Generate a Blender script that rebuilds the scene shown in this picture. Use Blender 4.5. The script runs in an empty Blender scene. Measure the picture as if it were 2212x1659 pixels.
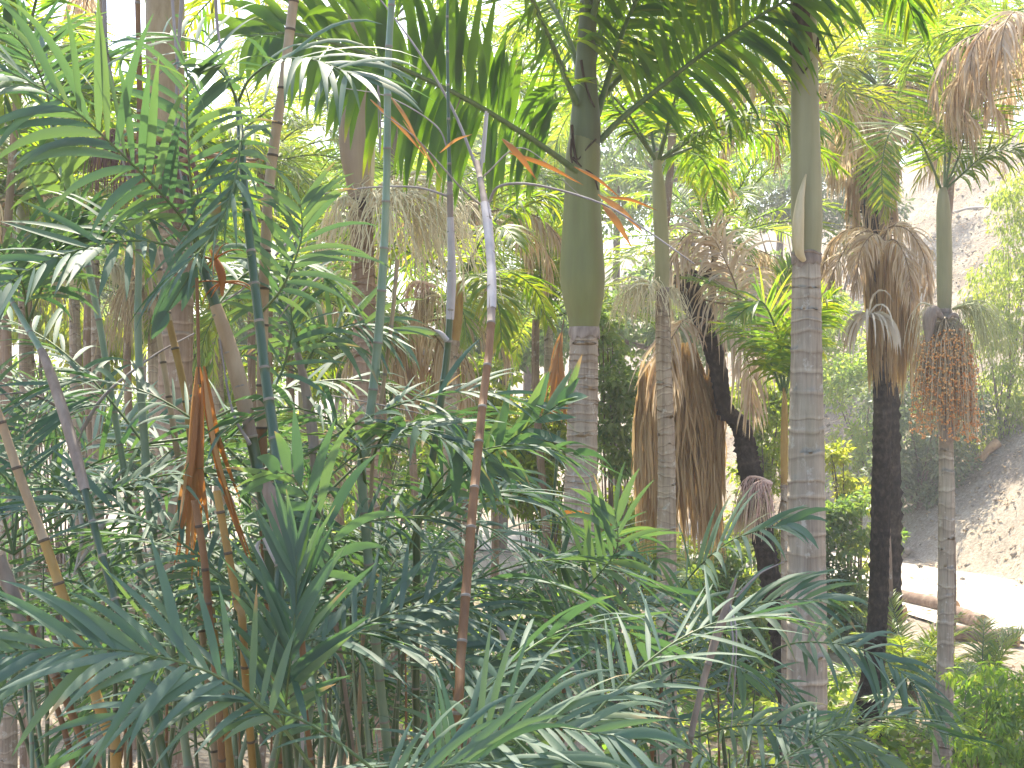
import bpy, math, random
import numpy as np
from mathutils import Vector

# ------------------------------------------------------------------ camera, sky, sun, exposure
CZ = 6.2                      # eye height above the grove floor
FPX = 2808.0                  # focal length in the 2212-wide pixel grid used below
SUN_EL, SUN_AZ = math.radians(57), math.radians(-6)
scene = bpy.context.scene
cam_d = bpy.data.cameras.new("camera")
cam = bpy.data.objects.new("camera", cam_d)
scene.collection.objects.link(cam)
cam.location = (0, 0, CZ)
cam.rotation_euler = (math.radians(90), 0, 0)
cam_d.sensor_width = 36
cam_d.lens = 36 * FPX / 2212
cam_d.clip_start = 0.05
cam_d.clip_end = 2000
scene.camera = cam

world = bpy.data.worlds.new("World")
scene.world = world
world.use_nodes = True
wn = world.node_tree
for n_ in list(wn.nodes):
    wn.nodes.remove(n_)
w_out = wn.nodes.new("ShaderNodeOutputWorld")
w_bg = wn.nodes.new("ShaderNodeBackground")
w_sky = wn.nodes.new("ShaderNodeTexSky")
w_sky.sky_type = 'NISHITA'
w_sky.sun_disc = False
w_sky.sun_elevation = SUN_EL
w_sky.sun_rotation = SUN_AZ
w_sky.air_density = 1.0
w_sky.dust_density = 2.5
w_bg.inputs[1].default_value = 0.15
wn.links.new(w_sky.outputs[0], w_bg.inputs[0])
wn.links.new(w_bg.outputs[0], w_out.inputs[0])

sun_d = bpy.data.lights.new("sun", 'SUN')
sun_d.energy = 3.9
sun_d.angle = math.radians(0.53)
sun_d.color = (1.0, 0.91, 0.74)
sun = bpy.data.objects.new("sun", sun_d)
scene.collection.objects.link(sun)
to_sun = Vector((math.sin(SUN_AZ) * math.cos(SUN_EL), math.cos(SUN_AZ) * math.cos(SUN_EL), math.sin(SUN_EL)))
sun.rotation_euler = to_sun.to_track_quat('Z', 'Y').to_euler()
sun.location = (0, 30, 60)

scene.view_settings.view_transform = 'Standard'
scene.view_settings.look = 'None'
scene.view_settings.exposure = 1.9
scene.view_settings.gamma = 1.0
scene.cycles.use_denoising = True
scene.cycles.max_bounces = 12
scene.cycles.diffuse_bounces = 7
scene.cycles.glossy_bounces = 2
scene.cycles.transmission_bounces = 7
scene.cycles.volume_bounces = 0
scene.cycles.transparent_max_bounces = 6
scene.cycles.sample_clamp_indirect = 4
scene.cycles.caustics_reflective = False
scene.cycles.caustics_refractive = False

R = np.random.default_rng(11)
COL = scene.collection

# ------------------------------------------------------------------ helpers
def P(u, v, d):
    """point at depth d seen at (u, v) of the 2212 x 1659 picture grid"""
    return np.array([(u - 1106.0) / FPX * d, d, CZ - (v - 829.5) / FPX * d])

def nrm(a):
    return a / np.maximum(np.linalg.norm(a, axis=-1, keepdims=True), 1e-9)

def catmull(pts, n):
    p = np.asarray(pts, float)
    if len(p) == 2:
        t = np.linspace(0, 1, n)[:, None]
        return p[0] * (1 - t) + p[1] * t
    p = np.vstack([2 * p[0] - p[1], p, 2 * p[-1] - p[-2]])
    m = len(p) - 3
    s = np.linspace(0, m - 1e-6, n)
    i = s.astype(int)
    t = (s - i)[:, None]
    a, b, c, d = p[i], p[i + 1], p[i + 2], p[i + 3]
    return 0.5 * (2 * b + (c - a) * t + (2 * a - 5 * b + 4 * c - d) * t ** 2 + (3 * b - a - 3 * c + d) * t ** 3)

class MB:
    def __init__(s):
        s.v, s.f, s.m, s.t, s.n = [], [], [], [], 0
    def add(s, v, f, m=0, t=0.5):
        v = np.asarray(v, float).reshape(-1, 3)
        f = np.asarray(f, int).reshape(-1, 4)
        s.v.append(v); s.f.append(f + s.n)
        s.m.append(np.full(len(f), m) if np.isscalar(m) else np.asarray(m))
        s.t.append(np.full(len(v), t) if np.isscalar(t) else np.asarray(t, float).ravel())
        s.n += len(v)
    def build(s, name, mats, root=None, smooth=True):
        v = np.concatenate(s.v); f = np.concatenate(s.f)
        off = np.array(root.location) if root is not None else np.zeros(3)
        par = root
        while par is not None and par.parent is not None:
            par = par.parent; off = off + np.array(par.location)
        me = bpy.data.meshes.new(name)
        me.vertices.add(len(v)); me.vertices.foreach_set("co", (v - off).astype(np.float32).ravel())
        me.loops.add(f.size); me.loops.foreach_set("vertex_index", f.astype(np.int32).ravel())
        me.polygons.add(len(f))
        me.polygons.foreach_set("loop_start", np.arange(0, f.size, 4, dtype=np.int32))
        me.polygons.foreach_set("material_index", np.concatenate(s.m).astype(np.int32))
        me.polygons.foreach_set("use_smooth", np.full(len(f), smooth))
        at = me.attributes.new("tint", 'FLOAT', 'POINT')
        at.data.foreach_set("value", np.concatenate(s.t).astype(np.float32))
        for m in mats:
            me.materials.append(m)
        me.update(calc_edges=True)
        o = bpy.data.objects.new(name, me)
        COL.objects.link(o)
        if root is not None:
            o.parent = root
        return o

def thing(name, label, cat, loc, group=None):
    o = bpy.data.objects.new(name, None)
    COL.objects.link(o)
    o.location = [float(c) for c in loc]
    o.empty_display_size = 0.2
    o["label"] = label; o["category"] = cat
    if group: o["group"] = group
    return o

def tag(o, label, cat, group=None):
    o["label"] = label; o["category"] = cat
    if group: o["group"] = group
    return o

def kind(o, k, label=None, cat=None):
    o["kind"] = k
    if label: o["label"] = label
    if cat: o["category"] = cat
    return o

def frames(pts):
    T = np.gradient(pts, axis=0); T = nrm(T)
    ref = np.array([1.0, 0, 0]) if abs(T[0][0]) < 0.9 else np.array([0, 1.0, 0])
    N = np.zeros_like(T); a = ref
    for i in range(len(T)):
        a = a - T[i] * np.dot(a, T[i]); a = a / max(np.linalg.norm(a), 1e-9); N[i] = a
    return T, N, np.cross(T, N)

def tube(mb, pts, rad, sides=8, m=0, t=0.5, wob=None, cap=False, capm=0):
    pts = np.asarray(pts, float); n = len(pts)
    rad = np.broadcast_to(np.asarray(rad, float).reshape(-1, 1) if np.ndim(rad) < 2 else rad, (n, sides)) if np.ndim(rad) else np.full((n, sides), rad)
    T, N, B = frames(pts)
    th = np.linspace(0, 2 * np.pi, sides, endpoint=False)
    c, s_ = np.cos(th)[None, :, None], np.sin(th)[None, :, None]
    v = pts[:, None] + rad[:, :, None] * (c * N[:, None] + s_ * B[:, None])
    if wob is not None:
        v = v + wob[:, :, None] * T[:, None]
    i = np.arange(n - 1)[:, None]; j = np.arange(sides)[None]
    jn = (j + 1) % sides
    f = np.stack([i * sides + j, i * sides + jn, (i + 1) * sides + jn, (i + 1) * sides + j], -1)
    tt = np.repeat(np.broadcast_to(t, (n,)) if np.ndim(t) else np.full(n, t), sides)
    if np.ndim(m):
        mm = np.repeat(np.asarray(m)[:n - 1], sides)
    else:
        mm = m
    mb.add(v, f, mm, tt)
    if cap:
        for e in (0, n - 1):
            ring = v[e]
            vv = np.vstack([ring.mean(0), ring])
            k = np.arange(0, sides, 2)
            ff = np.stack([np.zeros_like(k), 1 + k, 1 + (k + 1) % sides, 1 + (k + 2) % sides], -1)
            if e == 0: ff = ff[:, ::-1]
            mb.add(vv, ff, capm, np.r_[0.2, np.full(sides, 0.6)])

def strands(mb, start, n_seg, length, drift, r, m=0, t=0.5, wig=0.02, sag=1.0):
    """many thin hanging strings; start (N,3), drift (N,3) initial outward velocity"""
    N = len(start); L = np.broadcast_to(length, (N,))
    p = start.copy(); d = drift.copy(); pts = [p.copy()]
    st = (L / n_seg)[:, None]
    for k in range(n_seg):
        d = d + np.array([0, 0, -1.0]) * sag * (1.6 / n_seg)
        dd = nrm(d + R.normal(0, wig, (N, 3)))
        p = p + dd * st; pts.append(p.copy())
    pts = np.stack(pts, 1)                                   # N,S,3
    S = n_seg + 1
    rr = np.linspace(1, 0.55, S)[None, :, None, None] * r
    a = np.array([[np.cos(x), np.sin(x), 0] for x in (0, 2.094, 4.188)])
    v = pts[:, :, None] + a[None, None] * rr
    b = (np.arange(N) * S * 3)[:, None, None]
    i = np.arange(S - 1)[None, :, None]; j = np.arange(3)[None, None]
    f = np.stack([b + i * 3 + j, b + i * 3 + (j + 1) % 3, b + (i + 1) * 3 + (j + 1) % 3, b + (i + 1) * 3 + j], -1)
    mb.add(v, f, m, np.repeat(np.clip(t + R.normal(0, 0.18, N), 0, 1), S * 3))
    return pts

def fruits(mb, pts, r, m=0, n=400):
    """small bead-like fruit set on strand points"""
    flat = pts.reshape(-1, 3)
    c = flat[R.integers(0, len(flat), n)] + R.normal(0, r * 0.9, (n, 3))
    o = np.array([[1, 0, 0], [0, 1, 0], [-1, 0, 0], [0, -1, 0], [0, 0, 1], [0, 0, -1]]) * r
    v = c[:, None] + o[None]
    f = np.array([[0, 1, 4, 4], [1, 2, 4, 4], [2, 3, 4, 4], [3, 0, 4, 4], [1, 0, 5, 5], [2, 1, 5, 5], [3, 2, 5, 5], [0, 3, 5, 5]])
    v = np.concatenate([v, v[:, 4:5] + np.array([0.02 * r, 0, 0]), v[:, 5:6] + np.array([0.02 * r, 0, 0])], 1)
    f = f.copy(); f[:4, 3] = 6; f[4:, 3] = 7
    F = f[None] + (np.arange(n) * 8)[:, None, None]
    mb.add(v, F, m, np.repeat(R.random(n), 8))

def frond(mb, ctrl, n=30, L=0.35, W=0.03, up=(0, 0, 1), t0=0.15, a0=70, a1=35, vang=12, droop=0.35, S=5,
          fold=0.18, r0=0.008, jit=0.08, tint=0.5, tj=0.16, across=3, term=1.0, endl=0.35, M=26, tw=0.25, clump=0,
          miss=0.0, tip=0.0, rm=0, lm=1, startl=0.6):
    rach = catmull(ctrl, M)
    seg = np.r_[0, np.cumsum(np.linalg.norm(np.diff(rach, axis=0), axis=1))]
    tube(mb, rach, np.linspace(r0, r0 * 0.25, M), 5, rm, 0.5 + 0.2 * (tint - 0.5))
    T = nrm(np.gradient(rach, axis=0))
    ts = np.linspace(t0, 0.995, n)
    if clump:
        ts = np.round(ts * clump) / clump * 0.6 + ts * 0.4
    ts = np.clip(np.r_[ts, ts + 0.35 * (1 - t0) / n], 0, 1)   # two sides, slightly offset
    side = np.r_[np.full(n, -1.0), np.full(n, 1.0)]
    keep = R.random(2 * n) >= miss
    ts, side = ts[keep], side[keep]
    K = len(ts)
    x = ts * seg[-1]
    p = np.stack([np.interp(x, seg, rach[:, k]) for k in range(3)], 1)
    t = nrm(np.stack([np.interp(x, seg, T[:, k]) for k in range(3)], 1))
    upv = np.asarray(up, float) + np.zeros((K, 3))
    nn = nrm(upv - t * (upv * t).sum(1, keepdims=True))
    b = np.cross(t, nn)
    q = (ts - t0) / (1 - t0)
    ang = np.radians(a0 + (a1 - a0) * q + R.normal(0, 90 * jit, K))
    va = np.radians(vang + R.normal(0, 120 * jit, K))
    lat = side[:, None] * b * np.cos(va)[:, None] + nn * np.sin(va)[:, None]
    d = nrm(np.cos(ang)[:, None] * t + np.sin(ang)[:, None] * lat)
    prof = np.minimum(startl + (1 - startl) * np.minimum(q / 0.3, 1), 1) * (1 - (1 - endl) * np.clip((q - 0.45) / 0.55, 0, 1) ** 1.5)
    ln = L * prof * (1 + R.normal(0, jit, K))
    wd = W * (0.65 + 0.35 * prof) * (1 + R.normal(0, jit, K))
    wd = np.where(q > 1 - 1.6 / n, wd * term, wd)
    w = nrm(t - d * (t * d).sum(1, keepdims=True) + 1e-6)
    ln_n = np.cross(d, w) * side[:, None]
    tws = R.normal(0, tw, K)[:, None]
    w = nrm(w * np.cos(tws) + ln_n * np.sin(tws))
    st = (ln / S)[:, None]
    pts, ws, ns = [p.copy()], [w], []
    dd = d.copy(); g = np.array([0, 0, -1.0])
    dr = (droop * np.abs(1 + R.normal(0, 0.35, K)))[:, None]
    ns.append(np.cross(dd, w))
    for k in range(S):
        dd = nrm(dd + g * dr * (0.35 + (k + 1) / S) * (1.6 / S))
        p = p + dd * st
        w = nrm(w - dd * (w * dd).sum(1, keepdims=True))
        pts.append(p.copy()); ws.append(w); ns.append(np.cross(dd, w))
    pts, ws, ns = np.stack(pts, 1), np.stack(ws, 1), np.stack(ns, 1)
    us = np.linspace(0, 1, S + 1)
    wp = np.clip(np.sin(np.pi * np.clip(us, 0, 1) ** 0.62) ** 0.75, 0, 1); wp[0] = 0.38; wp[-1] = 0.05
    hw = 0.5 * wd[:, None] * wp[None]
    tl = np.clip(tint + R.normal(0, tj, K), 0, .84)
    tp = np.where(R.random(K) < 0.3, R.uniform(.2, .9, K), 0) + tip
    tt = np.clip(tl[:, None] + tp[:, None] * np.clip((us - 0.62) / 0.38, 0, 1)[None] ** 1.5, 0, 1)
    if across == 3:
        lo = pts - ws * hw[..., None] + ns * (fold * hw)[..., None]
        hi = pts + ws * hw[..., None] + ns * (fold * hw)[..., None]
        v = np.stack([lo, pts, hi], 2)
    else:
        v = np.stack([pts - ws * hw[..., None], pts + ws * hw[..., None]], 2)
    A = v.shape[2]
    base = (np.arange(K) * (S + 1) * A)[:, None, None]
    i = np.arange(S)[None, :, None]; j = np.arange(A - 1)[None, None]
    f = np.stack([base + i * A + j, base + i * A + j + 1, base + (i + 1) * A + j + 1, base + (i + 1) * A + j], -1)
    mb.add(v, f, lm, np.repeat(tt.ravel(), A))

def arch(apex, az, el, length, sag, n=6, power=1.0):
    """rachis control points leaving apex at azimuth az and elevation el, bending down"""
    p = np.array(apex, float); pts = [p.copy()]; e = el
    for k in range(n):
        d = np.array([math.sin(az) * math.cos(e), math.cos(az) * math.cos(e), math.sin(e)])
        p = p + d * length / n; pts.append(p.copy())
        e -= sag * ((k + 1) / n) ** power * (2.0 / n)
    return np.array(pts)

def up_of(pts, tilt=0.0):
    t = pts[len(pts) // 2] - pts[0]
    s = np.cross(t, [0, 0, 1.0]); n = np.cross(s, t); n = n / max(np.linalg.norm(n), 1e-6)
    return n + tilt * nrm(s)

def leaf_cloud(mb, centers, radii, count, size, m=0, tint=0.5, tj=0.2, droop=0.0, shell=0.5, aspect=0.45, flat=1.0):
    """leaf-sized folded diamonds through a set of ellipsoidal clumps"""
    C = np.asarray(centers, float); Rr = np.asarray(radii, float)
    vol = (Rr.mean(1) ** 2.2); k = R.choice(len(C), count, p=vol / vol.sum())
    dirs = nrm(R.normal(0, 1, (count, 3)))
    rr = R.random(count) ** (1 / 3.0) * (1 - shell) + shell * (0.85 + 0.2 * R.random(count))
    p = C[k] + dirs * Rr[k] * rr[:, None]
    ax = nrm(dirs * 0.7 + R.normal(0, 0.6, (count, 3)) + np.array([0, 0, -droop]))
    nr = nrm(R.normal(0, 0.6, (count, 3)) + np.array([0, -0.15, 0.9 * flat]) + dirs * 0.5)
    sd = nrm(np.cross(ax, nr)); nr = np.cross(sd, ax)
    L = size * (0.6 + 0.8 * R.random(count))[:, None]
    w = L * aspect * 0.5
    v = np.stack([p, p + ax * L * 0.5 - sd * w + nr * w * 0.35, p + ax * L + np.array([0, 0, -0.15]) * L, p + ax * L * 0.45 + sd * w + nr * w * 0.35], 1)
    f = np.arange(count * 4).reshape(-1, 4)
    ct = R.normal(0, tj * 0.6, len(C))
    mb.add(v, f, m, np.repeat(np.clip(tint + ct[k] + R.normal(0, tj, count), 0, .86), 4))

# ------------------------------------------------------------------ materials
def mat_new(name):
    m = bpy.data.materials.new(name); m.use_nodes = True
    nt = m.node_tree
    for x in list(nt.nodes): nt.nodes.remove(x)
    return m, nt, nt.nodes.new("ShaderNodeOutputMaterial")

def ramp(nt, src, cols, pos=None):
    r = nt.nodes.new("ShaderNodeValToRGB")
    e = r.color_ramp.elements
    pos = pos or [i / (len(cols) - 1) for i in range(len(cols))]
    while len(e) < len(cols): e.new(0.5)
    for k, (c, p) in enumerate(zip(cols, pos)):
        e[k].position = p; e[k].color = (*c, 1)
    nt.links.new(src, r.inputs[0])
    return r.outputs[0]

def attr(nt, name="tint"):
    a = nt.nodes.new("ShaderNodeAttribute"); a.attribute_name = name
    return a.outputs["Fac"]

def noise(nt, scale=(1, 1, 1), s=5.0, detail=4.0, rough=0.6):
    tc = nt.nodes.new("ShaderNodeTexCoord"); mp = nt.nodes.new("ShaderNodeMapping")
    mp.inputs["Scale"].default_value = scale
    nt.links.new(tc.outputs["Object"], mp.inputs["Vector"])
    n = nt.nodes.new("ShaderNodeTexNoise")
    n.inputs["Scale"].default_value = s; n.inputs["Detail"].default_value = detail; n.inputs["Roughness"].default_value = rough
    nt.links.new(mp.outputs[0], n.inputs["Vector"])
    return n.outputs["Fac"]

def mixc(nt, fac, a, b, mode='MIX'):
    m = nt.nodes.new("ShaderNodeMix"); m.data_type = 'RGBA'; m.blend_type = mode
    if hasattr(fac, "is_linked") or isinstance(fac, bpy.types.NodeSocket): nt.links.new(fac, m.inputs[0])
    else: m.inputs[0].default_value = fac
    for s_, i in ((a, 6), (b, 7)):
        if isinstance(s_, bpy.types.NodeSocket): nt.links.new(s_, m.inputs[i])
        else: m.inputs[i].default_value = (*s_, 1)
    return m.outputs[2]

def leaf_mat(name, cols, trans, tf=0.4, rough=0.42, spec=0.5, tipc=(0.30, 0.20, 0.09)):
    """leaf blade: glossy diffuse front mixed with light coming through"""
    m, nt, out = mat_new(name)
    a = attr(nt)
    nz = noise(nt, (1, 1, 1), 3.0, 2.0)
    P4 = [0.0, 0.42, 0.84, 1.0]
    c = mixc(nt, 0.22, ramp(nt, a, [*cols, tipc], P4), ramp(nt, nz, [tuple(x * 0.6 for x in cols[0]), tuple(min(1, x * 1.4) for x in cols[-1])]))
    b = nt.nodes.new("ShaderNodeBsdfPrincipled")
    b.inputs["Roughness"].default_value = rough
    b.inputs["Specular IOR Level"].default_value = spec
    nt.links.new(c, b.inputs["Base Color"])
    tr = nt.nodes.new("ShaderNodeBsdfTranslucent")
    nt.links.new(ramp(nt, a, [*trans, tuple(min(1, 1.5 * x) for x in tipc)], P4), tr.inputs[0])
    mx = nt.nodes.new("ShaderNodeMixShader"); mx.inputs[0].default_value = tf
    nt.links.new(b.outputs[0], mx.inputs[1]); nt.links.new(tr.outputs[0], mx.inputs[2])
    nt.links.new(mx.outputs[0], out.inputs[0])
    return m

def solid_mat(name, cols, nscale=(1, 1, 1), ns=8.0, rough=0.7, tmix=0.6, bump=0.3, spec=0.3, dist=0.01, detail=5.0):
    m, nt, out = mat_new(name)
    nz = noise(nt, nscale, ns, detail)
    big = noise(nt, (1, 1, 0.6), 1.7, 3.0)
    base = ramp(nt, nz, cols, [0.28 + 0.44 * i / (len(cols) - 1) for i in range(len(cols))])
    if tmix > 0:
        base = mixc(nt, tmix, base, ramp(nt, attr(nt), cols))
    base = mixc(nt, 0.5, base, ramp(nt, big, [(0.55, 0.52, 0.5), (1, 1, 1)], [0.3, 0.65]), 'MULTIPLY')
    b = nt.nodes.new("ShaderNodeBsdfPrincipled")
    b.inputs["Roughness"].default_value = rough; b.inputs["Specular IOR Level"].default_value = spec
    nt.links.new(base, b.inputs["Base Color"])
    if bump > 0:
        bp = nt.nodes.new("ShaderNodeBump"); bp.inputs["Strength"].default_value = bump; bp.inputs["Distance"].default_value = dist
        nt.links.new(nz, bp.inputs["Height"]); nt.links.new(bp.outputs[0], b.inputs["Normal"])
    nt.links.new(b.outputs[0], out.inputs[0])
    return m

def bark_mat(name, cols, lichen=(0.50, 0.49, 0.44), algae=(0.20, 0.21, 0.13)):
    m, nt, out = mat_new(name)
    fine = noise(nt, (1, 1, 0.06), 34, 6.0, 0.7)
    crack = noise(nt, (1, 1, 0.035), 17, 3.0, 0.5)
    base = mixc(nt, 0.6, ramp(nt, fine, cols, [0.3, 0.5, 0.7]), ramp(nt, attr(nt), cols))
    base = mixc(nt, 0.55, base, ramp(nt, crack, [(0.5, 0.46, 0.42), (1, 1, 1)], [0.34, 0.44]), 'MULTIPLY')
    base = mixc(nt, 0.75, base, ramp(nt, noise(nt, (1, 1, 0.5), 1.9, 5.0), [(0.58, 0.54, 0.5), (1.06, 1.05, 1.03)], [0.36, 0.64]), 'MULTIPLY')
    base = mixc(nt, ramp(nt, noise(nt, (1, 1, 0.8), 11, 6.0, 0.7), [(0, 0, 0), (0.55, 0.55, 0.55)], [0.57, 0.66]), base, lichen)
    base = mixc(nt, ramp(nt, noise(nt, (1, 1, 0.35), 1.3, 4.0), [(0, 0, 0), (0.5, 0.5, 0.5)], [0.52, 0.72]), base, algae)
    b = nt.nodes.new("ShaderNodeBsdfPrincipled"); b.inputs["Roughness"].default_value = 0.9; b.inputs["Specular IOR Level"].default_value = 0.2
    nt.links.new(base, b.inputs["Base Color"])
    bp = nt.nodes.new("ShaderNodeBump"); bp.inputs["Strength"].default_value = 0.6; bp.inputs["Distance"].default_value = 0.012
    nt.links.new(fine, bp.inputs["Height"]); nt.links.new(bp.outputs[0], b.inputs["Normal"])
    nt.links.new(b.outputs[0], out.inputs[0])
    return m

M = {}
M['bamboo_leaf'] = leaf_mat("bamboo_palm_leaf", [(0.050, 0.094, 0.074), (0.077, 0.131, 0.105), (0.113, 0.168, 0.110)],
                            [(0.07, 0.17, 0.05), (0.13, 0.27, 0.06), (0.24, 0.38, 0.06)], 0.30, 0.58, 0.32)
M['king_leaf'] = leaf_mat("king_palm_leaf", [(0.022, 0.058, 0.022), (0.036, 0.085, 0.025), (0.08, 0.12, 0.03)],
                          [(0.12, 0.28, 0.012), (0.30, 0.52, 0.012), (0.62, 0.64, 0.02)], 0.42, 0.5, 0.35)
M['feather_leaf'] = leaf_mat("feather_palm_leaf", [(0.035, 0.085, 0.045), (0.06, 0.13, 0.06), (0.12, 0.17, 0.05)],
                             [(0.18, 0.38, 0.04), (0.36, 0.58, 0.04), (0.65, 0.70, 0.05)], 0.45, 0.36, 0.6)
M['dead_leaf'] = leaf_mat("dry_palm_leaf", [(0.20, 0.135, 0.085), (0.40, 0.31, 0.215), (0.58, 0.50, 0.40)],
                          [(0.42, 0.23, 0.09), (0.62, 0.44, 0.24), (0.74, 0.62, 0.45)], 0.48, 0.6, 0.3)
M['orange_leaf'] = leaf_mat("orange_dry_leaf", [(0.20, 0.08, 0.025), (0.32, 0.14, 0.04), (0.38, 0.22, 0.10)],
                            [(0.35, 0.12, 0.02), (0.45, 0.18, 0.03), (0.5, 0.28, 0.1)], 0.35, 0.6, 0.3)
M['bleached_leaf'] = leaf_mat("bleached_dry_leaf", [(0.30, 0.25, 0.20), (0.48, 0.43, 0.36), (0.62, 0.58, 0.50)],
                              [(0.4, 0.32, 0.24), (0.5, 0.44, 0.35), (0.6, 0.55, 0.45)], 0.3, 0.55, 0.4)
M['straw'] = leaf_mat("straw_skirt", [(0.24, 0.16, 0.075), (0.42, 0.30, 0.16), (0.58, 0.46, 0.28)],
                      [(0.45, 0.25, 0.07), (0.64, 0.42, 0.17), (0.74, 0.58, 0.32)], 0.45, 0.7, 0.2)
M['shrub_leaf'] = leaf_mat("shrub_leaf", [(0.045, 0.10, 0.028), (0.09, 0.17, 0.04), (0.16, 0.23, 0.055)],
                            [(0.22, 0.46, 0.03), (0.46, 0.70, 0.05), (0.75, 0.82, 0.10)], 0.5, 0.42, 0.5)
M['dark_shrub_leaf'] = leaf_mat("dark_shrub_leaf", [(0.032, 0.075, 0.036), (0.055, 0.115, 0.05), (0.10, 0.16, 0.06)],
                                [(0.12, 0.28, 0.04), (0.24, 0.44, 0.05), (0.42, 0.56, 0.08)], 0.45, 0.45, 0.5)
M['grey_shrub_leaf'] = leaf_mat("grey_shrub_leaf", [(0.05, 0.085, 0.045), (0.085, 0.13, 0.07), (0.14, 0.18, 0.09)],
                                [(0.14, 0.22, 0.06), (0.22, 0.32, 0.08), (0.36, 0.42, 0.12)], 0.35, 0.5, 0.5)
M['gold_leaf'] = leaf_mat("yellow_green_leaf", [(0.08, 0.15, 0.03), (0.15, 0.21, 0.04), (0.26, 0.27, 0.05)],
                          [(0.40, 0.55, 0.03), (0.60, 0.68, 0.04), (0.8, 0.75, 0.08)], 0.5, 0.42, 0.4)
M['tree_leaf'] = leaf_mat("far_tree_leaf", [(0.035, 0.075, 0.03), (0.06, 0.12, 0.045), (0.11, 0.17, 0.06)],
                          [(0.14, 0.28, 0.05), (0.26, 0.42, 0.07), (0.42, 0.52, 0.12)], 0.45, 0.5, 0.4)
M['rachis'] = solid_mat("green_rachis", [(0.05, 0.085, 0.035), (0.09, 0.14, 0.05), (0.16, 0.19, 0.08)], (1, 1, 1), 12, 0.5, 0.3, 0.0)
M['brown_rachis'] = solid_mat("brown_rachis", [(0.12, 0.07, 0.035), (0.2, 0.13, 0.07), (0.28, 0.2, 0.12)], (1, 1, 1), 12, 0.6, 0.3, 0.0)
M['grey_twig'] = solid_mat("grey_twig", [(0.17, 0.14, 0.13), (0.28, 0.25, 0.24), (0.40, 0.37, 0.36)], (1, 1, 0.3), 20, 0.8, 0.3, 0.2, 0.2, 0.003)
M['trunk'] = bark_mat("ringed_palm_bark", [(0.15, 0.122, 0.096), (0.33, 0.285, 0.23), (0.53, 0.475, 0.395)])
M['trunk_tan'] = bark_mat("tan_palm_bark", [(0.15, 0.115, 0.085), (0.32, 0.265, 0.205), (0.52, 0.455, 0.365)])
M['trunk_brown'] = bark_mat("brown_palm_bark", [(0.13, 0.088, 0.06), (0.28, 0.205, 0.15), (0.46, 0.37, 0.29)])
M['dark_trunk'] = solid_mat("charred_palm_bark", [(0.016, 0.013, 0.010), (0.048, 0.038, 0.030), (0.15, 0.12, 0.09)], (1, 1, 0.7), 14, 0.95, 0.45, 1.0, 0.1, 0.04)
M['shaft'] = solid_mat("pale_green_crownshaft", [(0.16, 0.155, 0.075), (0.25, 0.24, 0.13), (0.34, 0.325, 0.195)], (1, 1, 0.08), 9, 0.5, 0.5, 0.08, 0.35, 0.004)
M['shaft_green'] = solid_mat("green_crownshaft", [(0.14, 0.10, 0.05), (0.15, 0.165, 0.058), (0.225, 0.24, 0.095)], (1, 1, 0.10), 7, 0.5, 0.45, 0.08, 0.35, 0.004)
M['shaft_neck'] = solid_mat("dark_green_neck", [(0.065, 0.05, 0.038), (0.085, 0.10, 0.042), (0.13, 0.155, 0.065)], (1, 1, 0.10), 6, 0.5, 0.35, 0.1, 0.35, 0.004)
M['shaft_brown'] = solid_mat("purple_brown_crownshaft", [(0.15, 0.105, 0.08), (0.25, 0.185, 0.135), (0.40, 0.33, 0.21)], (1, 1, 0.10), 6, 0.55, 0.4, 0.08, 0.3, 0.004)
M['fiber'] = solid_mat("dark_sheath_fiber", [(0.03, 0.022, 0.018), (0.07, 0.05, 0.038), (0.16, 0.11, 0.07)], (1, 1, 0.2), 30, 0.9, 0.4, 0.4, 0.1, 0.01)
M['cream'] = solid_mat("cream_flower_string", [(0.50, 0.44, 0.28), (0.66, 0.60, 0.42), (0.78, 0.73, 0.55)], (1, 1, 1), 30, 0.7, 0.6, 0.0)
M['pale_green_string'] = solid_mat("pale_green_flower_string", [(0.30, 0.33, 0.14), (0.45, 0.48, 0.24), (0.6, 0.6, 0.36)], (1, 1, 1), 30, 0.7, 0.6, 0.0)
M['tan_string'] = solid_mat("tan_spent_string", [(0.34, 0.26, 0.16), (0.48, 0.39, 0.26), (0.62, 0.53, 0.38)], (1, 1, 1), 30, 0.7, 0.6, 0.0)
M['pink_string'] = solid_mat("pink_flower_string", [(0.44, 0.26, 0.23), (0.58, 0.40, 0.34), (0.70, 0.55, 0.46)], (1, 1, 1), 30, 0.7, 0.6, 0.0)
M['purple_string'] = solid_mat("purple_flower_string", [(0.10, 0.045, 0.05), (0.17, 0.085, 0.085), (0.28, 0.16, 0.14)], (1, 1, 1), 30, 0.7, 0.6, 0.0)
M['fruit'] = solid_mat("orange_red_fruit", [(0.60, 0.22, 0.07), (0.74, 0.38, 0.14), (0.76, 0.52, 0.26)], (1, 1, 1), 60, 0.45, 0.8, 0.0)
M['spathe'] = solid_mat("cream_spathe", [(0.38, 0.32, 0.18), (0.50, 0.43, 0.27), (0.58, 0.50, 0.34)], (1, 1, 0.2), 14, 0.5, 0.2, 0.1, 0.4, 0.003)
M['cane_green'] = solid_mat("dark_green_cane", [(0.018, 0.045, 0.018), (0.035, 0.075, 0.028), (0.06, 0.10, 0.04)], (1, 1, 0.3), 16, 0.35, 0.3, 0.03, 0.6, 0.002)
M['cane_pale'] = solid_mat("blue_green_cane", [(0.10, 0.16, 0.10), (0.16, 0.235, 0.155), (0.24, 0.30, 0.21)], (1, 1, 0.3), 14, 0.4, 0.3, 0.03, 0.5, 0.002)
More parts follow.
